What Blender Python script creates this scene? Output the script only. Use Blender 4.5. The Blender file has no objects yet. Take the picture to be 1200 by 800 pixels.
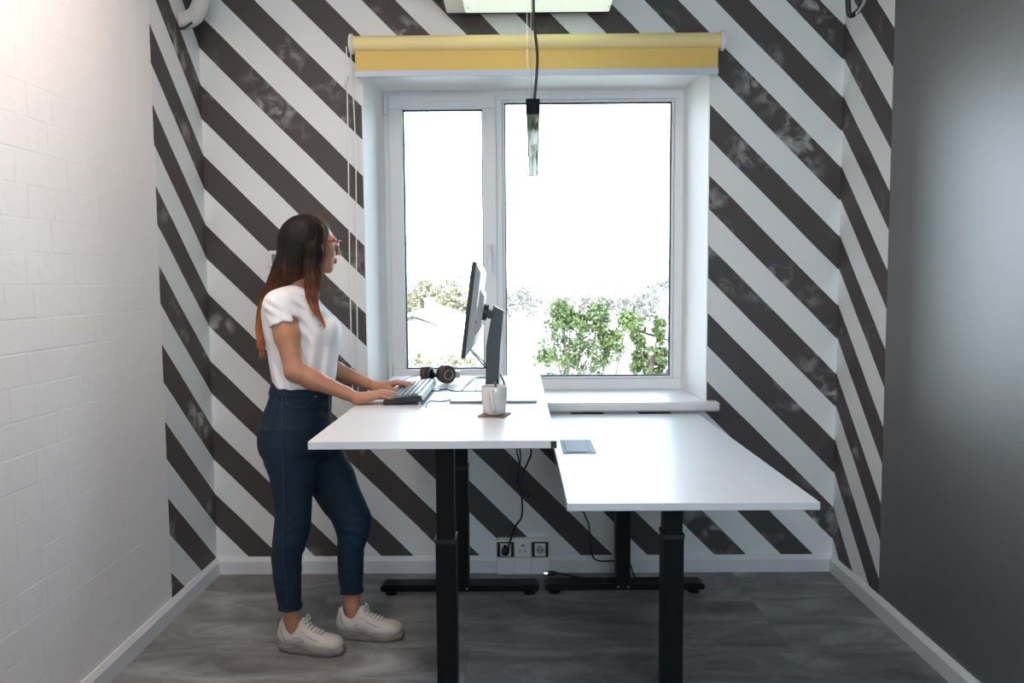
import bpy, bmesh, math, random
import numpy as np
from mathutils import Vector, Matrix

S = bpy.context.scene
COL = S.collection
random.seed(7)
rng = np.random.default_rng(7)

# ------------------------------------------------------------------ camera
F_PX = 934.1077
PITCH, YAW, ROLL = -0.0750, -0.0066, 0.0069
EYE = np.array([0.0, 0.0, 1.38])
def cam_axes():
    fw = np.array([math.sin(YAW)*math.cos(PITCH), math.cos(YAW)*math.cos(PITCH), math.sin(PITCH)])
    r = np.array([math.cos(YAW), -math.sin(YAW), 0.0]); d = np.cross(fw, r)
    c, s = math.cos(ROLL), math.sin(ROLL)
    return c*r + s*d, -s*r + c*d, fw
AX_R, AX_D, AX_F = cam_axes()
cd = bpy.data.cameras.new('camera'); cam = bpy.data.objects.new('camera', cd); COL.objects.link(cam)
cd.sensor_width = 36.0; cd.lens = F_PX/1200*36.0; cd.clip_start = 0.05; cd.clip_end = 2000
mw = Matrix.Identity(4)
for i in range(3):
    mw[i][0] = AX_R[i]; mw[i][1] = -AX_D[i]; mw[i][2] = -AX_F[i]; mw[i][3] = EYE[i]
cam.matrix_world = mw
S.camera = cam

# ------------------------------------------------------------------ world, sun, exposure
SKY = 9.8
FILL = 12.5        # emission of the added fill panel's opal cover
W = bpy.data.worlds.new('sky'); S.world = W; W.use_nodes = True
nt = W.node_tree; bg = nt.nodes['Background']
tc = nt.nodes.new('ShaderNodeTexCoord'); sx = nt.nodes.new('ShaderNodeSeparateXYZ')
rp = nt.nodes.new('ShaderNodeValToRGB')
nt.links.new(tc.outputs['Generated'], sx.inputs[0]); nt.links.new(sx.outputs['Z'], rp.inputs[0])
rp.color_ramp.elements[0].position = 0.0; rp.color_ramp.elements[0].color = (0.84, 0.935, 1.0, 1)
rp.color_ramp.elements[1].position = 0.8; rp.color_ramp.elements[1].color = (0.55, 0.76, 1.0, 1)
nt.links.new(rp.outputs[0], bg.inputs[0]); bg.inputs[1].default_value = SKY
sd = bpy.data.lights.new('sun', 'SUN'); sd.energy = 8.0; sd.angle = math.radians(1.0); sd.color = (1.0, 0.93, 0.80)
sun = bpy.data.objects.new('sun', sd); COL.objects.link(sun)
sun.rotation_euler = (math.radians(42), 0, math.radians(-28))     # from behind the building, high
pr_d = bpy.data.lights.new('fill_window_portal', 'AREA'); pr_d.shape = 'RECTANGLE'; pr_d.size = 1.25; pr_d.size_y = 1.35  # portal for the added rear window
pr_d.cycles.is_portal = True
pr_o = bpy.data.objects.new('fill_window_portal', pr_d); COL.objects.link(pr_o)
pr_o.location = (0.75, -0.86, 1.85); pr_o.rotation_euler = (math.radians(90), 0, 0)
# sampling helper for the window opening (a portal gives no light of its own)
pd = bpy.data.lights.new('window_portal', 'AREA'); pd.shape = 'RECTANGLE'; pd.size = 1.46; pd.size_y = 1.46
pd.cycles.is_portal = True
po = bpy.data.objects.new('window_portal', pd); COL.objects.link(po)
po.location = (0.09, 4.30, 1.58); po.rotation_euler = (math.radians(-90), 0, 0)
S.view_settings.view_transform = 'Standard'; S.view_settings.look = 'None'
S.view_settings.gamma = 1.0; S.view_settings.use_curve_mapping = False
S.view_settings.exposure = 0.12
try:
    S.cycles.max_bounces = 12; S.cycles.diffuse_bounces = 7; S.cycles.glossy_bounces = 4; S.cycles.transparent_max_bounces = 12
    S.cycles.use_denoising = True; S.cycles.sample_clamp_indirect = 6.0
    S.cycles.caustics_reflective = False; S.cycles.caustics_refractive = False
except Exception: pass

# ------------------------------------------------------------------ measuring helpers
def P(px, py, Y):
    """world point seen at pixel (px,py) of the 1200x800 photo at depth Y"""
    d = AX_R*(px-600)/F_PX + AX_D*(py-400)/F_PX + AX_F
    return EYE + d*(Y/d[1])
def PZ(px, py, z):
    d = AX_R*(px-600)/F_PX + AX_D*(py-400)/F_PX + AX_F
    return EYE + d*((z-1.38)/d[2])
D, XL, XR = 3.7112, -1.44, 1.489
YB, ZC = -0.7, 2.85

# ------------------------------------------------------------------ materials
def mat(name, col=(0.8,0.8,0.8), rough=0.5, metal=0.0, noise=0.0, nscale=8.0, bump=0.0, bscale=60.0, spec=0.5,
        coat=0.0, trans=0.0, sheen=0.0, sss=0.0, stretch=None):
    m = bpy.data.materials.new(name); m.use_nodes = True
    t = m.node_tree; b = t.nodes['Principled BSDF']
    b.inputs['Roughness'].default_value = rough; b.inputs['Metallic'].default_value = metal
    b.inputs['Specular IOR Level'].default_value = spec
    b.inputs['Coat Weight'].default_value = coat
    b.inputs['Transmission Weight'].default_value = trans
    if sheen: b.inputs['Sheen Weight'].default_value = sheen
    if sss:
        b.inputs['Subsurface Weight'].default_value = sss; b.inputs['Subsurface Radius'].default_value = (0.012,0.005,0.003)
        b.inputs['Subsurface Scale'].default_value = 0.6
    g = t.nodes.new('ShaderNodeNewGeometry'); src = g.outputs['Position']
    if stretch:
        mp = t.nodes.new('ShaderNodeMapping'); mp.inputs['Scale'].default_value = stretch
        t.links.new(src, mp.inputs[0]); src = mp.outputs[0]
    n = t.nodes.new('ShaderNodeTexNoise'); n.inputs['Scale'].default_value = nscale; n.inputs['Detail'].default_value = 6
    t.links.new(src, n.inputs['Vector'])
    mx = t.nodes.new('ShaderNodeMix'); mx.data_type = 'RGBA'
    k = max(noise, 0.02)
    mx.inputs[6].default_value = tuple(max(0, c*(1-k)) for c in col)+(1,)
    mx.inputs[7].default_value = tuple(min(1, c*(1+k)) for c in col)+(1,)
    t.links.new(n.outputs[0], mx.inputs[0]); t.links.new(mx.outputs[2], b.inputs['Base Color'])
    if bump:
        n2 = t.nodes.new('ShaderNodeTexNoise'); n2.inputs['Scale'].default_value = bscale; n2.inputs['Detail'].default_value = 4
        t.links.new(src, n2.inputs['Vector'])
        bp = t.nodes.new('ShaderNodeBump'); bp.inputs['Strength'].default_value = bump; bp.inputs['Distance'].default_value = 0.004
        t.links.new(n2.outputs[0], bp.inputs['Height']); t.links.new(bp.outputs[0], b.inputs['Normal'])
    return m

def math_node(t, op, a, b=None, c=None):
    n = t.nodes.new('ShaderNodeMath'); n.operation = op
    for i, v in enumerate((a, b, c)):
        if v is None: continue
        if isinstance(v, (int, float)): n.inputs[i].default_value = v
        else: t.links.new(v, n.inputs[i])
    return n.outputs[0]

PERIOD, DARK, OFF = 0.3168, 0.153, 0.376
def stripe_mat(name, ax, ay, off):
    """diagonal painted stripes: dark where (ax*x + ay*y + z + off) falls in the first part of the period"""
    m = bpy.data.materials.new(name); m.use_nodes = True
    t = m.node_tree; b = t.nodes['Principled BSDF']
    g = t.nodes.new('ShaderNodeNewGeometry'); s = t.nodes.new('ShaderNodeSeparateXYZ')
    t.links.new(g.outputs['Position'], s.inputs[0])
    u = math_node(t, 'ADD', math_node(t, 'MULTIPLY', s.outputs[0], ax), math_node(t, 'MULTIPLY', s.outputs[1], ay))
    u = math_node(t, 'ADD', math_node(t, 'ADD', u, s.outputs[2]), off)
    nz = t.nodes.new('ShaderNodeTexNoise'); nz.inputs['Scale'].default_value = 3.0; nz.inputs['Detail'].default_value = 1
    t.links.new(g.outputs['Position'], nz.inputs['Vector'])
    u = math_node(t, 'ADD', u, math_node(t, 'MULTIPLY', math_node(t, 'SUBTRACT', nz.outputs[0], 0.5), 0.012))
    f = math_node(t, 'FLOORED_MODULO', u, PERIOD)
    dark = math_node(t, 'LESS_THAN', f, DARK)
    above = math_node(t, 'GREATER_THAN', s.outputs[2], 0.079)
    dark = math_node(t, 'MULTIPLY', dark, above)
    # white scuffs: patchy worn marks
    n1 = t.nodes.new('ShaderNodeTexNoise'); n1.inputs['Scale'].default_value = 3.6; n1.inputs['Detail'].default_value = 2
    n2 = t.nodes.new('ShaderNodeTexNoise'); n2.inputs['Scale'].default_value = 17; n2.inputs['Detail'].default_value = 7; n2.inputs['Distortion'].default_value = 0.5
    t.links.new(g.outputs['Position'], n1.inputs['Vector']); t.links.new(g.outputs['Position'], n2.inputs['Vector'])
    r1 = t.nodes.new('ShaderNodeMapRange'); r1.inputs[1].default_value = 0.55; r1.inputs[2].default_value = 0.70
    r2 = t.nodes.new('ShaderNodeMapRange'); r2.inputs[1].default_value = 0.46; r2.inputs[2].default_value = 0.74
    t.links.new(n1.outputs[0], r1.inputs[0]); t.links.new(n2.outputs[0], r2.inputs[0])
    sc = math_node(t, 'MULTIPLY', r1.outputs[0], r2.outputs[0])
    mx = t.nodes.new('ShaderNodeMix'); mx.data_type = 'RGBA'
    mx.inputs[6].default_value = (0.078, 0.068, 0.068, 1); mx.inputs[7].default_value = (0.55, 0.55, 0.54, 1)
    t.links.new(sc, mx.inputs[0])
    m2 = t.nodes.new('ShaderNodeMix'); m2.data_type = 'RGBA'; m2.inputs[6].default_value = (0.80, 0.83, 0.84, 1)
    t.links.new(dark, m2.inputs[0]); t.links.new(mx.outputs[2], m2.inputs[7]); t.links.new(m2.outputs[2], b.inputs['Base Color'])
    b.inputs['Roughness'].default_value = 0.55; b.inputs['Specular IOR Level'].default_value = 0.35
    bp = t.nodes.new('ShaderNodeBump'); bp.inputs['Strength'].default_value = 0.25; bp.inputs['Distance'].default_value = 0.003
    n3 = t.nodes.new('ShaderNodeTexNoise'); n3.inputs['Scale'].default_value = 45; t.links.new(g.outputs['Position'], n3.inputs['Vector'])
    t.links.new(n3.outputs[0], bp.inputs['Height']); t.links.new(bp.outputs[0], b.inputs['Normal'])
    return m

M = {}
M['stripe_back'] = stripe_mat('striped_paint_back', 1, 0, -OFF)
M['stripe_left'] = stripe_mat('striped_paint_left', 0, 0.87, XL - 0.87*D - OFF)
M['stripe_right'] = stripe_mat('striped_paint_right', 0, -1, XR + D - OFF - 0.01)
M['white_wall'] = mat('white_brick_paint', (0.88,0.87,0.87), 0.55, noise=0.04, nscale=4, bump=0.5, bscale=20, spec=0.3)
M['plaster'] = mat('white_plaster', (0.92,0.92,0.91), 0.6, noise=0.02, bump=0.05)
M['grey_gloss'] = mat('satin_grey_paint', (0.095,0.095,0.10), 0.44, noise=0.05, nscale=3, bump=0.06, bscale=90, spec=0.5)
M['grey_gloss'].node_tree.nodes['Principled BSDF'].inputs['IOR'].default_value = 2.3
M['skirting'] = mat('skirting_paint', (0.74,0.76,0.78), 0.4, noise=0.03)
M['upvc'] = mat('white_window_plastic', (0.80,0.82,0.84), 0.3, noise=0.01)
M['gasket'] = mat('black_gasket', (0.02,0.025,0.03), 0.6)
M['laminate'] = mat('white_laminate', (0.66,0.68,0.70), 0.36, noise=0.015, nscale=5, bump=0.05, bscale=25, spec=0.38, stretch=(1,6,1))
M['black_metal'] = mat('black_powder_coat', (0.0035,0.0055,0.0055), 0.42, noise=0.1, spec=0.22)
M['black_plastic'] = mat('black_plastic', (0.015,0.015,0.016), 0.4)
M['dark_brown'] = mat('brown_leatherette', (0.05,0.035,0.03), 0.45, bump=0.2, bscale=200)
M['cable'] = mat('black_cable_rubber', (0.012,0.012,0.013), 0.5)
M['grey_cable'] = mat('grey_cable_rubber', (0.02,0.022,0.025), 0.5)
M['chrome'] = mat('chrome', (0.75,0.76,0.78), 0.15, metal=1.0)
M['steel'] = mat('brushed_steel', (0.45,0.47,0.5), 0.35, metal=0.9)
M['yellow'] = mat('yellow_blind_fabric', (0.76,0.54,0.17), 0.8, noise=0.05, nscale=300, bump=0.1, bscale=400)
M['yellow_tube'] = mat('yellow_blind_roll', (0.90,0.76,0.36), 0.7, noise=0.03, nscale=200)
M['bar'] = mat('blue_grey_bar', (0.52,0.58,0.68), 0.4)
M['white_plastic'] = mat('white_plastic', (0.82,0.83,0.84), 0.35)
M['ceramic'] = mat('white_ceramic', (0.62,0.61,0.61), 0.22, noise=0.02, coat=0.3)
M['coffee'] = mat('coffee', (0.02,0.012,0.008), 0.1)
M['cork'] = mat('brown_cork', (0.17,0.10,0.07), 0.7, noise=0.3, nscale=150)
M['grey_plate'] = mat('grey_aluminium_plate', (0.20,0.23,0.25), 0.4, metal=0.4)
M['column_grey'] = mat('dark_grey_stand', (0.075,0.080,0.085), 0.45)
M['monitor_back'] = mat('silver_monitor_back', (0.62,0.60,0.58), 0.35)
M['screen'] = mat('dark_screen_glass', (0.01,0.01,0.012), 0.12)
M['key'] = mat('grey_keycaps', (0.22,0.25,0.27), 0.35, noise=0.1, nscale=80)
M['ac_metal'] = mat('cream_enamelled_metal', (0.95,0.97,0.92), 0.3, noise=0.01, coat=0.5)
M['foam'] = mat('white_pipe_wrap', (0.56,0.56,0.54), 0.7, noise=0.15, nscale=30, bump=0.5, bscale=35)
M['skin'] = mat('skin', (0.42,0.20,0.118), 0.45, noise=0.07, nscale=30, sss=0.12, spec=0.4)
M['denim'] = mat('dark_blue_denim', (0.0045,0.019,0.038), 0.72, noise=0.6, nscale=12, bump=0.35, bscale=500, spec=0.35)
M['denim_seam'] = mat('denim_seam', (0.016,0.034,0.055), 0.8)
M['cotton'] = mat('white_cotton', (0.80,0.80,0.81), 0.85, noise=0.015, bump=0.3, bscale=22, spec=0.2)
M['shoe'] = mat('white_trainer_leather', (0.52,0.48,0.44), 0.5, noise=0.08, nscale=30)
M['sole'] = mat('greyed_rubber_sole', (0.24,0.20,0.175), 0.6, noise=0.45, nscale=18, stretch=(1,1,3))
M['shoe_line'] = mat('grey_shoe_trim', (0.12,0.11,0.11), 0.6)
M['lace'] = mat('white_lace', (0.66,0.64,0.61), 0.8)
M['red'] = mat('red_glasses_frame', (0.62,0.01,0.02), 0.3)
M['eye'] = mat('eye_white', (0.75,0.72,0.70), 0.2)
M['iris'] = mat('brown_iris', (0.06,0.03,0.015), 0.2)
M['lip'] = mat('lips', (0.50,0.19,0.16), 0.4)

def hair_mat():
    m = mat('brown_ombre_hair', (0.02,0.012,0.01), 0.55, spec=0.22)
    t = m.node_tree; b = t.nodes['Principled BSDF']
    g = t.nodes.new('ShaderNodeNewGeometry'); s = t.nodes.new('ShaderNodeSeparateXYZ'); t.links.new(g.outputs['Position'], s.inputs[0])
    n = t.nodes.new('ShaderNodeTexNoise'); n.inputs['Scale'].default_value = 1; n.inputs['Detail'].default_value = 4
    mp = t.nodes.new('ShaderNodeMapping'); mp.inputs['Scale'].default_value = (120,120,5)
    t.links.new(g.outputs['Position'], mp.inputs[0]); t.links.new(mp.outputs[0], n.inputs['Vector'])
    # grown-out dye: dark roots, auburn lengths
    z = math_node(t, 'ADD', s.outputs[2], math_node(t, 'MULTIPLY', math_node(t, 'SUBTRACT', n.outputs[0], 0.5), 0.22))
    r = t.nodes.new('ShaderNodeValToRGB'); r.color_ramp.elements[0].position = 0.0; r.color_ramp.elements[0].color = (0.55,0.20,0.075,1)
    r.color_ramp.elements[1].position = 1.0; r.color_ramp.elements[1].color = (0.007,0.0045,0.004,1)
    e = r.color_ramp.elements.new(0.5); e.color = (0.12,0.037,0.016,1)
    mr = t.nodes.new('ShaderNodeMapRange'); mr.inputs[1].default_value = 1.20; mr.inputs[2].default_value = 1.46
    t.links.new(z, mr.inputs[0]); t.links.new(mr.outputs[0], r.inputs[0]); t.links.new(r.outputs[0], b.inputs['Base Color'])
    bp = t.nodes.new('ShaderNodeBump'); bp.inputs['Strength'].default_value = 0.8; bp.inputs['Distance'].default_value = 0.004
    t.links.new(n.outputs[0], bp.inputs['Height']); t.links.new(bp.outputs[0], b.inputs['Normal'])
    return m
M['hair'] = hair_mat()

def glass_mat(name, tint=(1,1,1), ior=1.45):
    m = bpy.data.materials.new(name); m.use_nodes = True; t = m.node_tree
    for n in list(t.nodes):
        if n.type != 'OUTPUT_MATERIAL': t.nodes.remove(n)
    out = [n for n in t.nodes if n.type == 'OUTPUT_MATERIAL'][0]
    tr = t.nodes.new('ShaderNodeBsdfTransparent'); tr.inputs[0].default_value = (*tint, 1)
    gl = t.nodes.new('ShaderNodeBsdfGlossy'); gl.inputs['Roughness'].default_value = 0.02
    fr = t.nodes.new('ShaderNodeFresnel'); fr.inputs[0].default_value = ior
    mx = t.nodes.new('ShaderNodeMixShader')
    t.links.new(fr.outputs[0], mx.inputs[0]); t.links.new(tr.outputs[0], mx.inputs[1]); t.links.new(gl.outputs[0], mx.inputs[2])
    t.links.new(mx.outputs[0], out.inputs[0])
    return m
M['pane'] = glass_mat('window_glass', (0.93,0.96,0.97))
M['lens'] = glass_mat('spectacle_lens', (0.92,0.94,0.95))
M['lamp_black'] = mat('matt_black_lamp', (0.010,0.012,0.014), 0.85, spec=0.1)
M['flap_grey'] = mat('matt_grey_flap', (0.16,0.20,0.23), 0.6, spec=0.2)
M['diffuser'] = mat('glossy_lamp_louvre', (0.12,0.125,0.12), 0.05)
_t = M['diffuser'].node_tree; _g = _t.nodes.new('ShaderNodeBsdfGlossy'); _g.inputs[0].default_value = (0.20,0.20,0.19,1); _g.inputs['Roughness'].default_value = 0.04
_t.links.new(_g.outputs[0], [n for n in _t.nodes if n.type == 'OUTPUT_MATERIAL'][0].inputs[0])

def floor_mat():
    m = mat('grey_concrete_tile', (0.2,0.2,0.2), 0.42, spec=0.45)
    t = m.node_tree; b = t.nodes['Principled BSDF']
    g = t.nodes.new('ShaderNodeNewGeometry'); mp = t.nodes.new('ShaderNodeMapping'); mp.inputs['Scale'].default_value = (1.0,2.6,1)
    oi = t.nodes.new('ShaderNodeObjectInfo'); t.links.new(g.outputs['Position'], mp.inputs[0])
    cb = t.nodes.new('ShaderNodeCombineXYZ'); t.links.new(math_node(t,'MULTIPLY',oi.outputs['Random'],40.0), cb.inputs[0]); t.links.new(cb.outputs[0], mp.inputs['Location'])
    n = t.nodes.new('ShaderNodeTexNoise'); n.inputs['Scale'].default_value = 2.1; n.inputs['Detail'].default_value = 9; n.inputs['Roughness'].default_value = 0.66; n.inputs['Distortion'].default_value = 0.7
    t.links.new(mp.outputs[0], n.inputs['Vector'])
    r = t.nodes.new('ShaderNodeValToRGB'); r.color_ramp.elements[0].position = 0.34; r.color_ramp.elements[0].color = (0.120,0.116,0.115,1)
    r.color_ramp.elements[1].position = 0.68; r.color_ramp.elements[1].color = (0.40,0.41,0.41,1)
    e = r.color_ramp.elements.new(0.5); e.color = (0.225,0.220,0.218,1)
    t.links.new(n.outputs[0], r.inputs[0]); t.links.new(r.outputs[0], b.inputs['Base Color'])
    bp = t.nodes.new('ShaderNodeBump'); bp.inputs['Strength'].default_value = 0.12; bp.inputs['Distance'].default_value = 0.003
    t.links.new(n.outputs[0], bp.inputs['Height']); t.links.new(bp.outputs[0], b.inputs['Normal'])
    return m
M['floor'] = floor_mat()
M['joint'] = mat('dark_joint', (0.05,0.045,0.045), 0.8)

# ------------------------------------------------------------------ mesh helpers
def obj(name, bm, m, parent=None, smooth=False, bevel=0.0, seg=2):
    if isinstance(bm, bmesh.types.BMesh):
        me = bpy.data.meshes.new(name); bmesh.ops.recalc_face_normals(bm, faces=bm.faces); bm.to_mesh(me); bm.free()
    else: me = bm
    o = bpy.data.objects.new(name, me); COL.objects.link(o)
    if m is not None: me.materials.append(M[m] if isinstance(m, str) else m)
    if smooth:
        for p in me.polygons: p.use_smooth = True
    if bevel:
        b = o.modifiers.new('bevel', 'BEVEL'); b.width = bevel; b.segments = seg; b.limit_method = 'ANGLE'; b.angle_limit = math.radians(40)
    if parent is not None: o.parent = parent; o.matrix_parent_inverse = inv(parent)
    return o
def inv(p):
    m = Matrix.LocRotScale(p.location, p.rotation_euler, p.scale)
    return m.inverted()
def tag(o, label=None, cat=None, group=None, kind=None):
    if label: o['label'] = label
    if cat: o['category'] = cat
    if group: o['group'] = group
    if kind: o['kind'] = kind
    return o
def thing(name, loc, label, cat, group=None):
    o = bpy.data.objects.new(name, None); COL.objects.link(o); o.location = loc; o.empty_display_size = 0.05
    return tag(o, label, cat, group)
def box(bm, x0, x1, y0, y1, z0, z1):
    v = [bm.verts.new(p) for p in ((x0,y0,z0),(x1,y0,z0),(x1,y1,z0),(x0,y1,z0),(x0,y0,z1),(x1,y0,z1),(x1,y1,z1),(x0,y1,z1))]
    for f in ((3,2,1,0),(4,5,6,7),(0,1,5,4),(1,2,6,5),(2,3,7,6),(3,0,4,7)): bm.faces.new([v[i] for i in f])
    return v
def B(*a):
    bm = bmesh.new(); box(bm, *a); return bm
def tube_pts(bm, pts, r, n=8, closed=False, ends=True):
    pts = [np.array(p, float) for p in pts]; m = len(pts); rr = r if hasattr(r, '__len__') else [r]*m
    rings = []; up = None
    for i in range(m):
        if closed: t = pts[(i+1) % m]-pts[i-1]
        else: t = pts[min(i+1, m-1)]-pts[max(i-1, 0)]
        t = t/(np.linalg.norm(t)+1e-12)
        if up is None:
            a = np.array([0,0,1.0]) if abs(t[2]) < .9 else np.array([1.0,0,0])
            up = a-t*(a@t)
        else: up = up-t*(up@t)
        up /= np.linalg.norm(up)+1e-12
        s = np.cross(t, up)
        rings.append([bm.verts.new(pts[i]+rr[i]*(math.cos(2*math.pi*k/n)*up+math.sin(2*math.pi*k/n)*s)) for k in range(n)])
    for i in range(m if closed else m-1):
        a, b = rings[i], rings[(i+1) % m]
        for k in range(n): bm.faces.new((a[k], a[(k+1) % n], b[(k+1) % n], b[k]))
    if ends and not closed:
        bm.faces.new(rings[0][::-1]); bm.faces.new(rings[-1])
    return bm
def spline(pts, n=8, closed=False):
    pts = [np.array(p, float) for p in pts]; m = len(pts); out = []
    rg = range(m) if closed else range(m-1)
    for i in rg:
        g = (lambda k: pts[k % m]) if closed else (lambda k: pts[min(max(k, 0), m-1)])
        p0, p1, p2, p3 = g(i-1), g(i), g(i+1), g(i+2)
        for j in range(n):
            t = j/n
            out.append(0.5*((2*p1)+(-p0+p2)*t+(2*p0-5*p1+4*p2-p3)*t*t+(-p0+3*p1-3*p2+p3)*t**3))
    if not closed: out.append(pts[-1])
    return out
def T(pts, r, n=8, closed=False, smooth_n=0):
    bm = bmesh.new()
    if smooth_n:
        n0_ = len(pts); pts = spline(pts, smooth_n, closed)
        if hasattr(r, '__len__'): r = list(np.interp(np.linspace(0, n0_-1, len(pts)), range(n0_), r))
    return tube_pts(bm, pts, r, n, closed)
def cyl(bm, c0, c1, r0, r1=None, n=24):
    return tube_pts(bm, [c0, c1], [r0, r0 if r1 is None else r1], n)
def lathe(bm, prof, c, n=32, axis='z'):
    rings = []
    for r, h in prof:
        ring = []
        for k in range(n):
            a = 2*math.pi*k/n; u, v = r*math.cos(a), r*math.sin(a)
            p = {'z': (u, v, h), 'y': (u, h, v), 'x': (h, u, v)}[axis]
            ring.append(bm.verts.new((c[0]+p[0], c[1]+p[1], c[2]+p[2])))
        rings.append(ring)
    for a, b in zip(rings, rings[1:]):
        for k in range(n): bm.faces.new((a[k], a[(k+1) % n], b[(k+1) % n], b[k]))
    bm.faces.new(rings[0][::-1]); bm.faces.new(rings[-1])
    return bm
def prism(bm, poly, axis, a0, a1):
    """extrude a 2D polygon; axis 'x': poly=(y,z); 'y': poly=(x,z); 'z': poly=(x,y)"""
    def p(u, v, w): return {'x': (w, u, v), 'y': (u, w, v), 'z': (u, v, w)}[axis]
    A = [bm.verts.new(p(u, v, a0)) for u, v in poly]; Bv = [bm.verts.new(p(u, v, a1)) for u, v in poly]
    bm.faces.new(A[::-1]); bm.faces.new(Bv); n = len(poly)
    for i in range(n): bm.faces.new((A[i], A[(i+1) % n], Bv[(i+1) % n], Bv[i]))
    return bm
# ================================================================== the setting
def struct(name, bm, m, parent=None, **k):
    o = obj(name, bm, m, parent, **k)
    if parent is None: o['kind'] = 'structure'
    return o
# ---- floor: sub-floor with tiles laid on it, joints recessed
fl = struct('floor', B(XL-0.3, XR+0.3, YB-0.1, D+0.45, -0.12, -0.006), 'joint')
tile_me = None
ty = [D+0.06-0.41-0.415*0]  # first joint in view at y = 2.93
ys = [3.74, 3.335-0.0, 2.925, 2.0, 1.075, 0.15, -0.775, -1.7, -2.625]
ys = [3.85, 2.925, 2.0, 1.075, 0.15, -0.775, -1.7, -2.625]
for r in range(len(ys)-1):
    y1, y0 = ys[r], ys[r+1]
    x = XL-0.25-(0.35 if r % 2 else 1.0)
    while x < XR+0.2:
        x0, x1 = max(x, XL-0.02), min(x+1.85, XR+0.02)
        if x1 > x0+0.05:
            obj('tile', B(x0+0.0004, x1-0.0004, y0+0.0012, min(y1, D+0.02)-0.0012, -0.006, 0.0), 'floor', fl, bevel=0.0005, seg=1)
        x += 1.85
struct('ceiling', B(XL-0.3, XR+0.3, YB-0.1, D+0.45, ZC, ZC+0.1), 'plaster')
# ---- back wall with the window opening
RX0, RX1, RZ0, RZ1 = -0.700, 0.8814, 0.775, 2.36
YF = 4.11                      # inner face of the window frame
TH = 0.62
bm = bmesh.new()
box(bm, XL-0.3, RX0, D, D+TH, -0.12, ZC+0.1); box(bm, RX1, XR+0.3, D, D+TH, -0.12, ZC+0.1)
box(bm, RX0, RX1, D, D+TH, -0.12, RZ0); box(bm, RX0, RX1, D, D+TH, RZ1, ZC+0.1)
struct('wall_back', bm, 'stripe_back')
# painted plaster lining of the reveal: left, right, head
g = 0.004
struct('trim_1', prism(bmesh.new(), [(RX0-g, D-0.003), (RX0+0.001, D-0.003), (-0.672, YF), (-0.672, D+TH), (RX0-g, D+TH)], 'z', 0.82, RZ1-0.001), 'plaster')
struct('trim_2', prism(bmesh.new(), [(RX1+g, D-0.003), (RX1-0.001, D-0.003), (0.850, YF), (0.850, D+TH), (RX1+g, D+TH)], 'z', 0.82, RZ1-0.001), 'plaster')
struct('trim_3', B(RX0, RX1, D-0.003, D+TH, 2.342, RZ1+g), 'plaster')
# ---- window sill
sl = struct('trim_4', B(-0.755, 0.935, D-0.062, YF+0.02, 0.7745, 0.8195), 'white_plastic', bevel=0.012, seg=4)
# ---- window: outer frame, mullion, opening sash, fixed pane
win = bpy.data.objects.new('window_1', None); COL.objects.link(win); win.location = (0.09, YF, 0.82); win['kind'] = 'structure'
WX0, WX1, WZ0, WZ1 = -0.672, 0.850, 0.8195, 2.342
def frame(bm, x0, x1, z0, z1, w, y0, y1, wb=None):
    wb = wb or w
    box(bm, x0, x1, y0, y1, z1-w, z1); box(bm, x0, x1, y0, y1, z0, z0+wb)
    box(bm, x0, x0+w, y0, y1, z0+wb, z1-w); box(bm, x1-w, x1, y0, y1, z0+wb, z1-w)
    return bm
bm = frame(bmesh.new(), WX0, WX1, WZ0, WZ1, 0.045, YF, YF+0.07, 0.055)
box(bm, -0.118, -0.070, YF, YF+0.07, WZ0+0.055, WZ1-0.045)
obj('window_frame', bm, 'upvc', win, bevel=0.004)
obj('glazing_bead', frame(bmesh.new(), -0.070, WX1-0.045, WZ0+0.055, WZ1-0.045, 0.012, YF+0.012, YF+0.04), 'upvc', win, bevel=0.004)
obj('gasket', frame(bmesh.new(), -0.058, WX1-0.057, WZ0+0.067, WZ1-0.057, 0.006, YF+0.030, YF+0.045), 'gasket', win)
obj('pane', B(-0.068, WX1-0.050, YF+0.034, YF+0.040, WZ0+0.060, WZ1-0.050), 'pane', win)
sash = obj('sash', frame(bmesh.new(), -0.645, -0.100, 0.860, 2.322, 0.070, YF-0.020, YF+0.045), 'upvc', win, bevel=0.006)
obj('gasket', frame(bmesh.new(), -0.575, -0.170, 0.930, 2.252, 0.006, YF+0.014, YF+0.035), 'gasket', sash)
obj('pane', B(-0.580, -0.165, YF+0.020, YF+0.026, 0.925, 2.257), 'pane', sash)
for z0, z1 in ((2.225, 2.315), (0.865, 0.965)):
    obj('hinge', T([(-0.657, YF-0.012, z0), (-0.657, YF-0.012, z1)], 0.010, 12), 'white_plastic', win)
hd = bmesh.new(); box(hd, -0.150, -0.120, YF-0.028, YF-0.020, 1.50, 1.57); tube_pts(hd, [(-0.135, YF-0.028, 1.545), (-0.135, YF-0.055, 1.545)], 0.009, 12)
tube_pts(hd, spline([(-0.135, YF-0.055, 1.55), (-0.134, YF-0.060, 1.50), (-0.130, YF-0.056, 1.43)], 5), 0.0095, 10)
obj('window_handle', hd, 'white_plastic', win, smooth=True)
struct('trim_5', B(WX0-0.1, WX1+0.1, YF+0.07, D+TH+0.05, 0.775, 0.845), 'steel')   # outside sill

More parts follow.
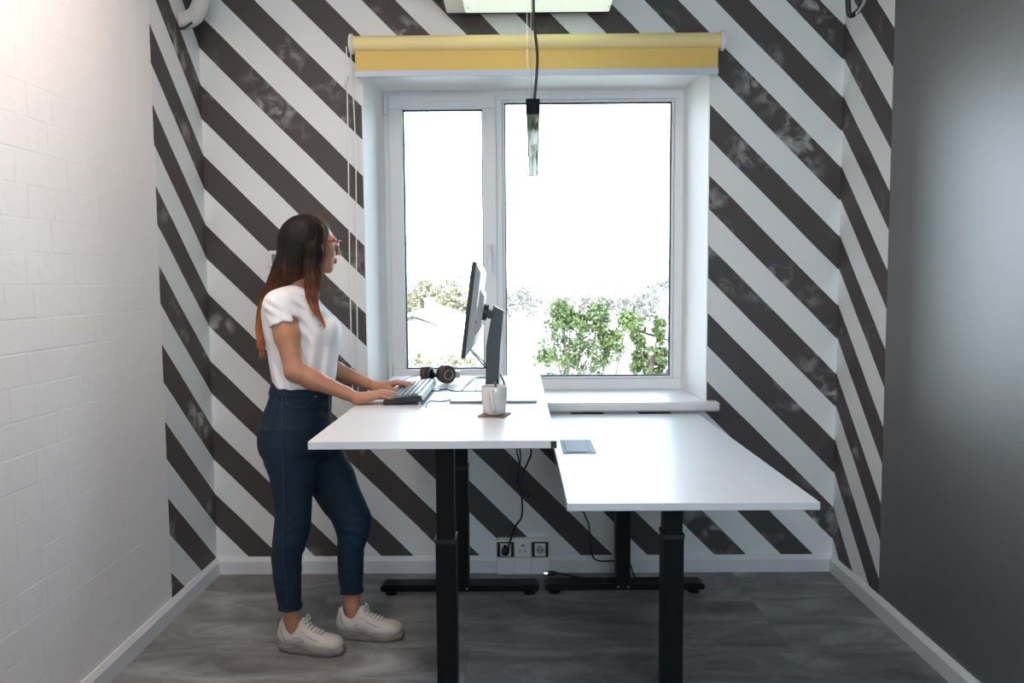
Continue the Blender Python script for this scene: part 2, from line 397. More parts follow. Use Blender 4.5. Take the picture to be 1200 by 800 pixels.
# ---- left wall: painted brickwork, then the smooth striped strip by the corner
YS = 3.213
wl = struct('wall_left', B(XL-0.3, XL-0.0008, YB-0.1, D+0.01, -0.12, ZC+0.1), 'white_wall')
obj('striped_strip', B(XL-0.012, XL+0.0005, YS, D+0.005, 0.0, ZC+0.05), 'stripe_left', wl)
def wobble_box(y0, y1, z0, z1, x0, x1):
    """a brick with slightly uneven, softened edges: 26 triangles"""
    bm = bmesh.new(); c = 0.0035
    j = lambda s: float(rng.uniform(-s, s))
    base = [(y0+j(.0015), z0+j(.0015)), (y1+j(.0015), z0+j(.0015)), (y1+j(.0015), z1+j(.0015)), (y0+j(.0015), z1+j(.0015))]
    cy, cz = (y0+y1)/2, (z0+z1)/2
    A = [bm.verts.new((x0, y, z)) for y, z in base]; b2 = [bm.verts.new((x1-float(rng.uniform(0.0001, 0.0007)), y, z)) for y, z in base]
    top = [bm.verts.new((x1+j(.0003), y+(c if y < cy else -c), z+(c if z < cz else -c))) for y, z in base]
    bm.faces.new(top)
    for U, V in ((A, b2), (b2, top)):
        for i in range(4): bm.faces.new((U[i], U[(i+1) % 4], V[(i+1) % 4], V[i]))
    return bm
row_h, z, r = 0.0985, 0.0, 0
while z < 2.86:
    y = YS
    first = True
    while y > 2.02:
        L = (0.13 if r % 3 == 1 else 0.25) if not first else (0.25, 0.19, 0.125)[r % 3]
        L *= float(rng.uniform(0.93, 1.07)); first = False
        y0 = y-L
        obj('brick', wobble_box(y0+0.0005, y-0.0005, z+0.0005, z+row_h-0.0005, XL-0.003, XL), 'white_wall', wl)
        y = y0
    z += row_h; r += 1
obj('plain_area', B(XL-0.012, XL-0.001, YB, 2.02-0.0+0.0, 0.0, ZC+0.05), 'white_wall', wl)
# ---- right wall: striped strip then satin grey paint
wr = struct('wall_right', B(XR+0.001, XR+0.3, YB-0.1, D+0.01, -0.12, ZC+0.1), 'grey_gloss')
obj('striped_strip', B(XR-0.0005, XR+0.004, 3.225, D+0.005, 0.0, ZC+0.05), 'stripe_right', wr)
# ---- rear wall behind the camera
bm = bmesh.new(); QX0, QX1, QZ0, QZ1 = 0.12, 1.37, 1.15, 2.50
box(bm, XL-0.3, QX0, YB-0.15, YB, -0.12, ZC+0.1); box(bm, QX1, XR+0.3, YB-0.15, YB, -0.12, ZC+0.1)
box(bm, QX0, QX1, YB-0.15, YB, -0.12, QZ0); box(bm, QX0, QX1, YB-0.15, YB, QZ1, ZC+0.1)
struct('wall_rear', bm, 'plaster')
w2 = bpy.data.objects.new('fill_window', None); COL.objects.link(w2); w2.location = (0.75, YB-0.1, QZ0); w2['kind'] = 'structure'  # window added behind the camera so sky light fills the room
obj('window_frame', frame(bmesh.new(), QX0, QX1, QZ0, QZ1, 0.04, YB-0.12, YB-0.07), 'upvc', w2)
obj('pane', B(QX0+0.03, QX1-0.03, YB-0.10, YB-0.095, QZ0+0.03, QZ1-0.03), 'pane', w2)
# ---- skirting boards with a splayed top edge
def skirt_profile(t=0.018, h=0.080): return [(0, 0), (t, 0), (t, h-0.020), (0.006, h), (0, h)]
pr = skirt_profile()
struct('baseboard_back', prism(bmesh.new(), [(D-u, v) for u, v in pr], 'x', XL, XR), 'skirting')
struct('baseboard_left', prism(bmesh.new(), [(XL+u, v) for u, v in pr], 'y', YB, D-0.018), 'skirting')
bw = struct('baseboard_right', prism(bmesh.new(), [(XR-u, v) for u, v in pr], 'y', 2.345, D-0.018), 'skirting')
obj('board_length', prism(bmesh.new(), [(XR-u*1.06, v*1.01) for u, v in pr], 'y', YB, 2.342), 'skirting', bw)

# ================================================================== things on the back wall
# roller blind
BY = D-0.055
bl = thing('roller_blind', (0.09, D, 2.40), 'yellow roller blind rolled up above the window on white end brackets', 'blind')
z_t, r_t = 2.445, 0.034
obj('roller_tube', T([(-0.725, BY, z_t), (0.915, BY, z_t+0.002)], r_t, 28), 'yellow_tube', bl, smooth=True, bevel=0.002)
obj('fabric', B(-0.718, 0.905, BY-0.0060, BY-0.0045, 2.322, z_t-0.030), 'yellow', bl)
obj('bottom_bar', B(-0.720, 0.907, BY-0.013, BY+0.003, 2.298, 2.326), 'bar', bl, bevel=0.003)
for x, s in ((-0.737, -1), (0.920, 1)):
    bm = bmesh.new(); lathe(bm, [(0.040, -0.005), (0.043, -0.002), (0.043, 0.010), (0.034, 0.013)], (x, BY, z_t), 24, 'x'); box(bm, x-0.004, x+0.008, BY, D-0.001, z_t-0.02, z_t+0.045)
    obj('bracket', bm, 'white_plastic', bl)
ch = bmesh.new()
a = [(-0.750, BY-0.036, z_t-0.02), (-0.752, BY-0.034, 2.0), (-0.758, BY-0.030, 1.4), (-0.757, BY-0.028, 0.86), (-0.748, BY-0.025, 0.830)]
b_ = [(-0.735, BY-0.020, 0.86), (-0.730, BY-0.018, 1.4), (-0.728, BY+0.010, 2.0), (-0.745, BY+0.030, z_t-0.02)]
tube_pts(ch, spline(a+b_, 8), 0.0028, 6)
obj('pull_chain', ch, 'white_plastic', bl, smooth=True)
ck = bmesh.new(); tube_pts(ck, [(-0.776, D-0.002, 2.268), (-0.742, BY-0.03, 2.300)], 0.005, 8)
obj('chain_guide', ck, 'white_plastic', bl)

# small thermostat, mostly behind the hair
th = thing('thermostat', (-1.11, D, 1.49), 'small white wall thermostat with grey face behind the hair', 'thermostat')
obj('housing', B(-1.145, -1.065, D-0.022, D, 1.455, 1.530), 'white_plastic', th, bevel=0.004)
obj('face', B(-1.130, -1.080, D-0.024, D-0.021, 1.470, 1.513), 'grey_plate', th)

# power outlets above the skirting and the blank cable boxes below them
def outlet(x0, label, schuko=True):
    x1 = x0+0.0805; yq = D-0.030
    o = thing('wall_socket' if schuko else 'charging_socket', ((x0+x1)/2, D, 0.117), label, 'socket')
    obj('backbox', B(x0, x1, yq+0.006, D-0.0005, 0.0815, 0.1690), 'white_plastic', o)
    if schuko:
        obj('side_trim', B(x0+0.001, x0+0.0145, yq, yq+0.006, 0.0830, 0.1530), 'black_plastic', o)
        obj('side_trim', B(x1-0.0145, x1-0.001, yq, yq+0.006, 0.0830, 0.1530), 'black_plastic', o)
        obj('cross_trim', B(x0+0.0145, x1-0.0145, yq, yq+0.006, 0.0830, 0.0855), 'black_plastic', o)
        obj('cross_trim', B(x0+0.0145, x1-0.0145, yq, yq+0.006, 0.1480, 0.1530), 'black_plastic', o)
        ins = obj('insert', B(x0+0.0155, x1-0.0155, yq-0.002, yq+0.006, 0.0860, 0.1475), 'white_plastic', o, bevel=0.002)
        c = ((x0+x1)/2, yq-0.002, 0.1165)
        obj('recess', lathe(bmesh.new(), [(0.0195, -0.0005), (0.0195, 0.0015), (0.0175, 0.0015)], c, 28, 'y'), 'steel', ins)
        for dx in (-0.0095, 0.0095): obj('contact_hole', lathe(bmesh.new(), [(0.003, -0.0025), (0.003, 0.001)], (c[0]+dx, c[1], c[2]), 12, 'y'), 'black_plastic', ins)
        for dz in (-0.017, 0.017): obj('earth_clip', B(c[0]-0.003, c[0]+0.003, c[1]-0.0030, c[1], c[2]+dz-0.002, c[2]+dz+0.002), 'black_plastic', ins)
    else:
        obj('faceplate', B(x0+0.002, x1-0.002, yq, yq+0.006, 0.0830, 0.1530), 'white_plastic', o, bevel=0.002)
        obj('display', B(x0+0.032, x0+0.050, yq-0.001, yq+0.001, 0.135, 0.140), 'black_plastic', o)
        for dx in (0.020, 0.044): obj('port', B(x0+dx, x0+dx+0.012, yq-0.001, yq+0.001, 0.106, 0.116), 'steel', o)
    return o
outlet(-0.1015, 'black trimmed wall socket with a black plug in it, left of three')
outlet(-0.0200, 'plain white charging outlet between the two black trimmed sockets', False)
outlet(0.0615, 'black trimmed empty wall socket, right of the white charging outlet')
for x0, lb in ((-0.1015, 'blank white cover box under the socket with the plug'), (-0.0200, 'blank white cover box under the white charging outlet'), (0.0615, 'blank white cover box under the empty socket')):
    b = obj('cover_box', B(x0, x0+0.0805, D-0.034, D-0.0185, 0.0005, 0.0800), 'white_plastic', bevel=0.001); tag(b, lb, 'cover', 'blank cover boxes under the sockets')

# ================================================================== ceiling services
ac = thing('added_glow_panel', (0.06, 3.1, 2.60), 'wide pale green white fixture with an added glow, hanging just above the blind', 'lamp')
AX0, AX1, AY0, AY1, AZ0, AZ1 = -0.305, 0.418, 3.02, 3.635, 2.572, 2.80
obj('casing', B(AX0, AX1, AY0, AY1, AZ0, AZ1), 'ac_metal', ac, bevel=0.004)
obj('end_panel', B(AX0+0.004, AX0+0.082, AY0+0.01, AY1-0.006, AZ0-0.004, AZ0), 'ac_metal', ac)
fl_m = bpy.data.materials.new('glowing_fixture_cover'); fl_m.use_nodes = True
pb = fl_m.node_tree.nodes['Principled BSDF']; pb.inputs['Base Color'].default_value = (0.8, 0.85, 0.8, 1); pb.inputs['Emission Color'].default_value = (0.86, 1.0, 0.84, 1); pb.inputs['Emission Strength'].default_value = 0.62  # glow added to brighten the fixture's underside
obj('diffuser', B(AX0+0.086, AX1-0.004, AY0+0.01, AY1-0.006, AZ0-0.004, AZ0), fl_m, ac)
obj('rim', B(AX0, AX1, AY1, AY1+0.006, AZ0-0.006, AZ0+0.02), 'gasket', ac)
for x in (AX0+0.10, AX1-0.012):
    for y in (3.09, 3.56): obj('screw', lathe(bmesh.new(), [(0.004, -0.007), (0.004, 0.0)], (x, y, AZ0), 10), 'steel', ac)
for x in (AX0+0.06, AX1-0.06):
    for y in (3.10, 3.55): obj('hanger_rod', T([(x, y, AZ1), (x, y, ZC)], 0.005, 8), 'steel', ac)
# coil of cable hanging at its left end
pts = []
for k in range(90):
    a = k/90*2*math.pi*5; rr = 0.036+0.006*math.sin(k*1.7)
    pts.append((-0.335+rr*math.cos(a), 3.50+0.012*math.sin(k*0.9)+k*0.0003, 2.622+rr*0.95*math.sin(a)))
cc = obj('cable_coil', T(pts, 0.0045, 6), 'grey_cable', smooth=True)
tag(cc, 'grey coil of spare cable at the left end of the pale fixture above the blind', 'cable')
pts = spline([(-0.335, 3.505, 2.655), (-0.345, 3.50, 2.72), (-0.33, 3.49, 2.90), (-0.33, 3.49, ZC)], 6)
obj('cable_tail', T(pts, 0.0045, 6), 'grey_cable', cc, smooth=True)
# insulated pipe in the left corner
ip = thing('insulated_pipe', (-1.36, 3.5, 2.6), 'fat white wrapped pipe bending from the ceiling into the left wall', 'pipe')
pts = spline([(-1.335, 3.52, ZC), (-1.330, 3.52, 2.72), (-1.338, 3.515, 2.62), (-1.370, 3.51, 2.535), (-1.412, 3.50, 2.505), (-1.440, 3.49, 2.500)], 8)
obj('elbow', T(pts, 0.036, 20), 'foam', ip, smooth=True)
pts = spline([(-1.437, 3.472, 2.4625), (-1.41, 3.475, 2.4655), (-1.375, 3.478, 2.490)], 8)
obj('tape_edge', T(pts, 0.005, 8), 'black_plastic', ip, smooth=True)
vp = obj('riser_pipe', T([(-1.405, 3.62, ZC), (-1.405, 3.62, 2.54)], 0.020, 16), 'foam', smooth=True, bevel=0.004)
tag(vp, 'thin vertical wrapped pipe in the corner behind the fat white one', 'pipe')
# black hose loop at the right
hs = thing('hose_loop', (1.42, 3.40, 2.5), 'black hose loop with chrome clip hanging at the right wall', 'hose')
pts = spline([(1.45, 3.42, ZC), (1.452, 3.41, 2.75), (1.448, 3.40, 2.56), (1.425, 3.395, 2.495), (1.385, 3.39, 2.465), (1.372, 3.385, 2.50), (1.365, 3.38, 2.62), (1.36, 3.38, ZC)], 8)
obj('hose', T(pts, 0.011, 12), 'black_plastic', hs, smooth=True)
obj('clip', T(spline([(1.441, 3.375, 2.56), (1.428, 3.372, 2.505), (1.398, 3.370, 2.462)], 6), 0.007, 10), 'chrome', hs, smooth=True)

# ================================================================== pendant lamp
pl = thing('pendant_lamp', (0.05, 2.5, 1.84), 'long slim black linear pendant lamp hanging lengthways in front of the window', 'lamp')
def PL(px, py, Y): return P(px, py, Y)
Yn, Yf = 2.00, 3.10
n0, n1 = PL(624.5, 133.5, Yn), PL(625.3, 207, Yf)
zb = (n0[2]+n1[2])/2; zb_n, zb_f = n0[2], n1[2]
hw, hh = 0.0165, 0.036
def seg_box(bm, w0, zlo, zhi, ya=Yn, yb=Yf, taper=1.0):
    ca = n0+(n1-n0)*(ya-Yn)/(Yf-Yn); cb = n0+(n1-n0)*(yb-Yn)/(Yf-Yn)
    v = []
    for c in (ca, cb):
        for sx_, zz in ((-w0, zlo), (w0, zlo), (w0, zhi), (-w0, zhi)): v.append(bm.verts.new((c[0]+sx_, c[1], c[2]+zz)))
    bm.faces.new(v[0:4][::-1]); bm.faces.new(v[4:8])
    for i in range(4): bm.faces.new((v[i], v[(i+1) % 4], v[4+(i+1) % 4], v[4+i]))
    return bm
obj('housing', seg_box(bmesh.new(), hw, 0.002, hh), 'lamp_black', pl, bevel=0.0015)
obj('end_cap', seg_box(bmesh.new(), hw+0.0006, 0.0, hh+0.0006, Yn-0.003, Yn), 'lamp_black', pl)
obj('end_cap', seg_box(bmesh.new(), hw+0.0006, 0.0, hh+0.0006, Yf, Yf+0.003), 'lamp_black', pl)
obj('diffuser', seg_box(bmesh.new(), hw-0.0028, -0.0005, 0.002, Yn+0.002, Yf-0.002), 'diffuser', pl)
obj('power_cable', T([(n0[0]+0.004, Yn+0.03, zb_n+hh), P(629, 85, Yn+.03), P(629.5, 62, Yn+.03), P(626, 28, Yn+.03), P(625, 0, Yn+.03), (n0[0]-0.0, Yn+.03, 2.5), (n0[0]-0.0, Yn+.03, ZC)], 0.0036, 8, smooth_n=6), 'cable', pl, smooth=True)
for xx, yy in ((n0[0]-0.001, Yn+0.12), (n0[0]+0.002, Yf-0.12)):
    zz = zb_n+(zb_f-zb_n)*(yy-Yn)/(Yf-Yn)+hh
    if yy < 2.5: q = [(xx, yy, zz), (xx-0.002, yy, ZC)]
    else: q = [(xx, yy, zz), (xx-0.002, yy, ZC)]
    obj('suspension_wire', T(q, 0.0009, 5), 'steel', pl)
obj('cord_end', T([(n1[0]-0.012, Yf, zb_f+0.012), (n1[0]-0.020, Yf+0.006, zb_f+0.004), P(619, 208, Yf+.01), P(619.6, 217, Yf+.01)], 0.0014, 6), 'cable', pl)
# warm fill panel added on the ceiling out of view, for the upper left
cl = thing('added_glow_panel', (-0.88, 1.7, ZC), 'warm linear fill light added out of view beside the left brick wall', 'lamp')
obj('housing', B(-1.08, -0.68, 0.9, 2.6, ZC-0.04, ZC), 'white_plastic', cl)
em = bpy.data.materials.new('fill_opal'); em.use_nodes = True
pb = em.node_tree.nodes['Principled BSDF']; pb.inputs['Emission Color'].default_value = (1.0, 0.80, 0.69, 1); pb.inputs['Emission Strength'].default_value = FILL
obj('diffuser', B(-1.07, -0.69, 0.91, 2.59, ZC-0.045, ZC-0.0401), em, cl)

# ================================================================== desks
def desk(x0, x1, y0, y1, h, label, colx_f, colx_b, yf, yb, feet, th=0.022, step=0.578):
    d = thing('standing_desk', ((x0+x1)/2, (y0+y1)/2, 0), label, 'desk')
    obj('tabletop', B(x0, x1, y0, y1, h-th, h), 'laminate', d, bevel=0.0018)
    fr = bmesh.new(); cx = (colx_f+colx_b)/2; zt = h-th
    for y in (yf, yb): box(fr, x0+0.10, x1-0.10, y-0.02, y+0.02, zt-0.012, zt)
    box(fr, cx-0.10, cx-0.07, yf, yb, zt-0.036, zt-0.006); box(fr, cx+0.07, cx+0.10, yf, yb, zt-0.036, zt-0.006)
    # rails sit tight under the top, kept clear of the front edge line
    obj('frame_rail', fr, 'black_metal', d)
    for cxx, y, w in ((colx_f, yf, 0.0315), (colx_b, yb, 0.0315)):
        lg = obj('leg', B(cxx-w, cxx+w, y-0.040, y+0.040, 0.052, step), 'black_metal', d, bevel=0.003)
        obj('inner_column', B(cxx-w+0.0035, cxx+w-0.0035, y-0.036, y+0.036, step-0.05, zt-0.001), 'black_metal', lg, bevel=0.003)
        obj('collar', B(cxx-w-0.0015, cxx+w+0.0015, y-0.0415, y+0.0415, step-0.012, step+0.002), 'black_plastic', lg)
        fx0, fx1 = feet
        prof = [(fx0, 0.040), (fx0+0.006, 0.022), (fx1-0.006, 0.022), (fx1, 0.040), (fx1-0.02, 0.052), (fx0+0.02, 0.052)]
        dx = cxx-colx_b
        ft = obj('foot', prism(bmesh.new(), [(u+dx, v) for u, v in prof], 'y', y-0.038, y+0.038), 'black_metal', d, bevel=0.002)
        for fx in (fx0+0.045, fx1-0.045):
            obj('levelling_foot', lathe(bmesh.new(), [(0.026, 0.0), (0.027, 0.006), (0.012, 0.012), (0.012, 0.0225)], (fx+dx, y, 0.0002), 20), 'black_plastic', ft, smooth=False)
        for s in (-1, 1): obj('bolt', lathe(bmesh.new(), [(0.004, -0.003), (0.004, 0.0)], (cxx+s*0.022, y-0.038, 0.036), 10, 'y'), 'steel', ft)
    return d
DH = 0.955
d1 = desk(-0.565, 0.103, 2.112, 3.600, DH, 'white topped standing desk raised high where the woman types, black legs', -0.228, -0.250, 2.47, 3.45, (-0.612, 0.092))
d2 = desk(0.134, 0.830, 2.155, 3.630, 0.770, 'white topped standing desk set low and empty, right of the raised one', 0.484, 0.460, 2.47, 3.46, (0.114, 0.822), step=0.590)
obj('edge_clip', B(0.088, 0.1045, 2.1105, 2.125, DH-0.021, DH-0.003), 'gasket', d1)
gr = [(0.160, 2.795), (0.279, 2.795), (0.279, 3.030), (0.160, 3.030)]
gp = obj('cable_flap', B(0.160, 0.279, 2.790, 3.030, 0.7695, 0.7725), 'flap_grey', d2, bevel=0.001)
obj('lid', B(0.172, 0.248, 2.805, 3.015, 0.7720, 0.7745), 'flap_grey', gp, bevel=0.001)
obj('slot', B(0.252, 0.263, 2.805, 3.015, 0.7720, 0.7730), 'gasket', gp)

# ================================================================== on the raised desk
Z = DH
# monitor
mo = thing('monitor', (-0.10, 2.92, Z), 'thin widescreen monitor seen edge on, pale back, on grey column stand', 'monitor')
obj('stand_base', B(-0.238, 0.068, 2.770, 3.000, Z+0.0003, Z+0.0085), 'grey_plate', mo, bevel=0.002)
cb_ = prism(bmesh.new(), [(-0.125, Z+0.008), (-0.070, Z+0.008), (-0.060, Z+0.180), (-0.046, 1.272), (-0.086, 1.294), (-0.1145, 1.140), (-0.1165, 1.02)], 'y', 2.895, 2.945)
obj('column', cb_, 'column_grey', mo, bevel=0.003)
obj('column_trim', T([(-0.0475, 2.893, 1.270), (-0.0610, 2.893, Z+0.182), (-0.0705, 2.893, Z+0.012)], 0.0022, 8), 'white_plastic', mo, smooth=True)
# panel: tilted back; its bottom edge nearer to the woman
pc = np.array([-0.155, 2.92, 1.285]); tilt = math.atan2(0.040, 0.31)
pz = np.array([math.sin(tilt), 0, math.cos(tilt)]); pn = np.array([-math.cos(tilt), 0, math.sin(tilt)]); py_ = np.array([0, 1.0, 0])
Hh, Hw = 0.162, 0.275
def panel(bm, u0, u1, w0, w1, t0, t1, shrink=0.0):
    v = []
    for t, s in ((t0, 0), (t1, shrink)):
        for a, b in ((u0+s, w0+s), (u1-s, w0+s), (u1-s, w1-s), (u0+s, w1-s)): v.append(bm.verts.new(pc+py_*a+pz*b+pn*t))
    bm.faces.new(v[0:4]); bm.faces.new(v[4:8][::-1])
    for i in range(4): bm.faces.new((v[i], v[4+i], v[4+(i+1) % 4], v[(i+1) % 4]))
    return bm
obj('bezel', panel(bmesh.new(), -Hw, Hw, -Hh, Hh, 0.0, 0.013), 'black_plastic', mo, bevel=0.002)
obj('screen', panel(bmesh.new(), -Hw+0.008, Hw-0.008, -Hh+0.016, Hh-0.008, 0.0125, 0.0138), 'screen', mo)
bk = obj('back_cover', panel(bmesh.new(), -Hw+0.001, Hw-0.001, -Hh+0.001, Hh-0.001, 0.0, -0.018, 0.03), 'monitor_back', mo, bevel=0.006, seg=3)
obj('centre_bulge', panel(bmesh.new(), -0.13, 0.13, -0.10, 0.08, -0.015, -0.034, 0.03), 'monitor_back', mo, bevel=0.006, seg=3)
hg = bmesh.new(); tube_pts(hg, [pc+pn*-0.03+pz*-0.01, pc+pn*-0.050+pz*-0.012], 0.030, 20)
tube_pts(hg, [pc+pn*-0.045+pz*-0.012, (-0.085, 2.92, 1.258)], 0.017, 14); tube_pts(hg, [(-0.098, 2.885, 1.262), (-0.098, 2.955, 1.262)], 0.016, 14)
obj('hinge', hg, 'black_plastic', mo)
obj('button', T([pc+py_*-0.2+pz*-0.04+pn*-0.014, pc+py_*-0.2+pz*-0.04+pn*-0.021], 0.004, 10), 'black_plastic', mo)
tag(obj('monitor_cable', T([P(549, 402, 2.86), P(552, 411, 2.86), P(561, 421, 2.87), P(569, 430, 2.885), P(575, 434, 2.965), P(583, 436, 2.965), P(589, 444, 2.93), P(593, 458, 2.90)], 0.0030, 8, smooth_n=6), 'cable', smooth=True),
    'black cable drooping from the monitor back and out to the right of the column', 'cable', 'monitor cables')
tag(obj('monitor_cable', T([P(550, 404, 2.83), P(556, 413, 2.83), P(566, 423, 2.86), P(572, 430, 2.965), P(580, 436, 2.965), P(583, 444, 2.90), P(579, 452, 2.88), P(572, 459, 2.88)], 0.0026, 8, smooth_n=6), 'cable', smooth=True),
    'thinner black monitor cable curling back down to the column foot', 'cable', 'monitor cables')
# keyboard
kb = thing('keyboard', (-0.40, 2.96, Z), 'black keyboard with grey keys under the typing hands', 'keyboard')
KX0, KX1, KY0, KY1 = -0.468, -0.338, 2.735, 3.190
bm = prism(bmesh.new(), [(KX0, Z+0.001), (KX1+0.01, Z+0.012), (KX1+0.004, Z+0.034), (KX1-0.01, Z+0.034), (KX0+0.004, Z+0.020)], 'y', KY0, KY1)
obj('case', bm, 'black_plastic', kb, bevel=0.003)
kc = bmesh.new(); sl_ = (0.014)/(KX1-KX0-0.014)
for r in range(6):
    u0 = KX0+0.010+r*0.0190
    yy = KY0+0.010; k = 0
    while yy < KY1-0.025:
        w = 0.0185 if not (r == 0 and 5 <= k <= 6) else 0.06
        zz = Z+0.0205+(u0-KX0)*sl_
        a = [(u0, zz), (u0+0.0165, zz+0.0165*sl_)]
        v = box(kc, u0, u0+0.0165, yy, min(yy+w-0.0025, KY1-0.008), zz-0.002, zz+0.0065)
        for q in (1, 2, 5, 6): v[q].co.z += 0.0165*sl_
        for q in (4, 5, 6, 7):
            v[q].co.x += 0.0015 if q in (4, 7) else -0.0015
        yy += w; k += 1
tag(obj('keycaps', kc, 'key', kb), kind='stuff')
for y in (KY0+0.03, KY1-0.05): obj('riser_foot', B(KX1-0.012, KX1-0.003, y, y+0.02, Z+0.0003, Z+0.013), 'white_plastic', kb)
# phone-like flat board under the raised back edge
# headphones
hp = thing('headphones', (-0.33, 3.36, Z), 'black and brown over ear headphones lying by the window frame', 'headphones')
def earcup(c, ax, r, lbl):
    ax = np.array(ax, float); ax /= np.linalg.norm(ax); c = np.array(c)
    bm = bmesh.new(); tube_pts(bm, [c-ax*0.020, c-ax*0.017, c+ax*0.004, c+ax*0.006], [r*0.75, r*0.96, r, r*0.9], 28)
    e = obj('ear_cup', bm, 'dark_brown', hp, smooth=True)
    bm = bmesh.new(); ring = []
    u = np.cross(ax, [0, 0, 1.0]); u /= np.linalg.norm(u); w = np.cross(ax, u)
    tube_pts(bm, [c+ax*0.014+(math.cos(t)*u+math.sin(t)*w)*(r*0.74) for t in np.linspace(0, 2*math.pi, 28, endpoint=False)], 0.0095, 10, closed=True)
    obj('cushion', bm, 'black_plastic', e, smooth=True)
    obj('cap_ring', T([c+ax*-0.0195+(math.cos(t)*u+math.sin(t)*w)*(r*0.5) for t in np.linspace(0, 2*math.pi, 24, endpoint=False)], 0.0022, 6, closed=True), 'steel', e, smooth=True)
    return e
earcup((-0.382, 3.34, Z+0.036), (0.90, -0.25, 0.10), 0.036, '')
earcup((-0.298, 3.31, Z+0.041), (-0.60, 0.78, 0.05), 0.040, '')
hb = bmesh.new()
band = spline([(-0.385, 3.362, Z+0.03), (-0.375, 3.42, Z+0.028), (-0.335, 3.475, Z+0.026), (-0.285, 3.47, Z+0.026), (-0.262, 3.42, Z+0.027), (-0.275, 3.350, Z+0.030)], 8)
tube_pts(hb, band, 0.0085, 12)
obj('headband', hb, 'black_plastic', hp, smooth=True)
obj('slider', B(-0.265, -0.243, 3.345, 3.375, Z+0.020, Z+0.050), 'steel', hp, bevel=0.004)
obj('band_joint', T([(-0.372, 3.345, Z+0.034), (-0.320, 3.325, Z+0.034)], 0.0095, 12), 'black_plastic', hp, smooth=True)
# mug on its coaster
co = obj('coaster', bmesh.new(), 'cork')
bm = bmesh.new(); v = box(bm, -0.043, 0.043, -0.043, 0.043, 0, 0.004); bm.to_mesh(co.data); bm.free()
co.location = (-0.0745, 2.515, Z+0.0003); co.rotation_euler = (0, 0, math.radians(-14)); tag(co, 'square brown cork coaster under the white mug', 'coaster')
mc = (-0.0745, 2.520, Z+0.0046)
mg = thing('mug', mc, 'white ceramic mug with handle to the viewer, standing before the monitor', 'mug')
obj('body', lathe(bmesh.new(), [(0.030, 0.0), (0.034, 0.0015), (0.0365, 0.01), (0.0405, 0.055), (0.0415, 0.088), (0.0402, 0.0905), (0.0388, 0.088), (0.0375, 0.060), (0.034, 0.012), (0.030, 0.006)], mc, 40), 'ceramic', mg, smooth=True)
obj('coffee', lathe(bmesh.new(), [(0.036, 0.066), (0.0376, 0.072)], mc, 32), 'coffee', mg)
hpts = [(mc[0]-0.006, mc[1]-0.037, mc[2]+0.078), (mc[0]-0.008, mc[1]-0.058, mc[2]+0.078), (mc[0]-0.004, mc[1]-0.068, mc[2]+0.060), (mc[0]-0.002, mc[1]-0.064, mc[2]+0.036), (mc[0]+0.001, mc[1]-0.048, mc[2]+0.020), (mc[0]+0.003, mc[1]-0.034, mc[2]+0.014)]
obj('handle', T(hpts, 0.0062, 12, smooth_n=7), 'ceramic', mg, smooth=True)
pn_ = obj('pen', T([(mc[0]+0.016, mc[1]+0.012, mc[2]+0.014), (mc[0]+0.003, mc[1]-0.006, mc[2]+0.103)], 0.0042, 12), 'grey_plate'); tag(pn_, 'short grey pen standing in the white mug', 'pen')
# cables on the desk top
def on_desk(pts, r=0.0021): return [PZ(px, py, Z+r+0.0004) for px, py in pts]
def cable(pix, label, r=0.0021, m='cable', name='desk_cable'):
    o = obj(name, T(on_desk(pix, r), r, 6, smooth_n=6), m, smooth=True); tag(o, label, 'cable', 'thin cables on the raised desk'); return o
cable([(496, 450), (482, 452), (473, 449), (477, 443), (489, 440), (497, 439)], 'thin dark cable looping left from the headphones', 0.0018)
cable([(500, 447), (509, 449), (511, 445), (503, 443), (495, 446)], 'short ring of cable beside the left ear cup', 0.0018)
cable([(501, 457), (512, 458), (522, 456), (532, 458), (548, 458), (566, 458)], 'thin cable running straight right from the keyboard back', 0.0022)
cable([(499, 477), (503, 470), (518, 470), (530, 467), (540, 458), (550, 447), (558, 442), (572, 441)], 'thin cable sweeping up toward the monitor column', 0.0020)
cable([(573, 443), (560, 443), (559, 450), (556, 459), (548, 466), (537, 466), (541, 457), (552, 447), (557, 441)], 'thin cable folded in a narrow loop left of the monitor stand', 0.0020)
ad = obj('cable_adapter', T(on_desk([(516, 456.5), (523, 454)], 0.004), 0.0045, 10), 'black_plastic'); tag(ad, 'small black plug end lying on the desk beyond the keyboard', 'plug')

# ================================================================== cables below the desks
c1 = obj('power_cord', T([(-0.0615, D-0.055, 0.108), (-0.055, D-0.060, 0.112), P(603, 619, 3.62), P(611, 606, 3.60), P(612, 588, 3.58), P(610, 570, 3.50), P(614, 552, 3.40), P(622, 533, 3.3), P(622, 519, 3.25), (0.065, 3.24, DH-0.022)], 0.0042, 8, smooth_n=7), 'cable', smooth=True)
tag(c1, 'black power cord hanging from the raised desk down to the plug in the left socket', 'cord')
c2 = obj('looped_cord', T([P(605, 518, 3.3)+np.array([0,0,.02]), P(606, 530, 3.35), P(609, 545, 3.40), P(606, 560, 3.45), P(607, 567, 3.46), P(613, 577, 3.47), P(619, 582, 3.48), P(620, 577, 3.48), P(612, 575, 3.47), P(607, 562, 3.44), P(610, 535, 3.36), P(606, 518, 3.3)+np.array([0,0,.02])], 0.0032, 8, smooth_n=6), 'cable', smooth=True)
tag(c2, 'thin black spare cord hanging in a long loop under the raised desk', 'cord')
pg = thing('plug', (-0.0615, D-0.04, 0.1165), 'round black mains plug pushed into the left wall socket', 'plug')
obj('body', lathe(bmesh.new(), [(0.010, -0.030), (0.0185, -0.026), (0.0190, 0.0), (0.0190, 0.002)], (-0.0615, D-0.035, 0.1165), 24, 'y'), 'black_plastic', pg, smooth=True)
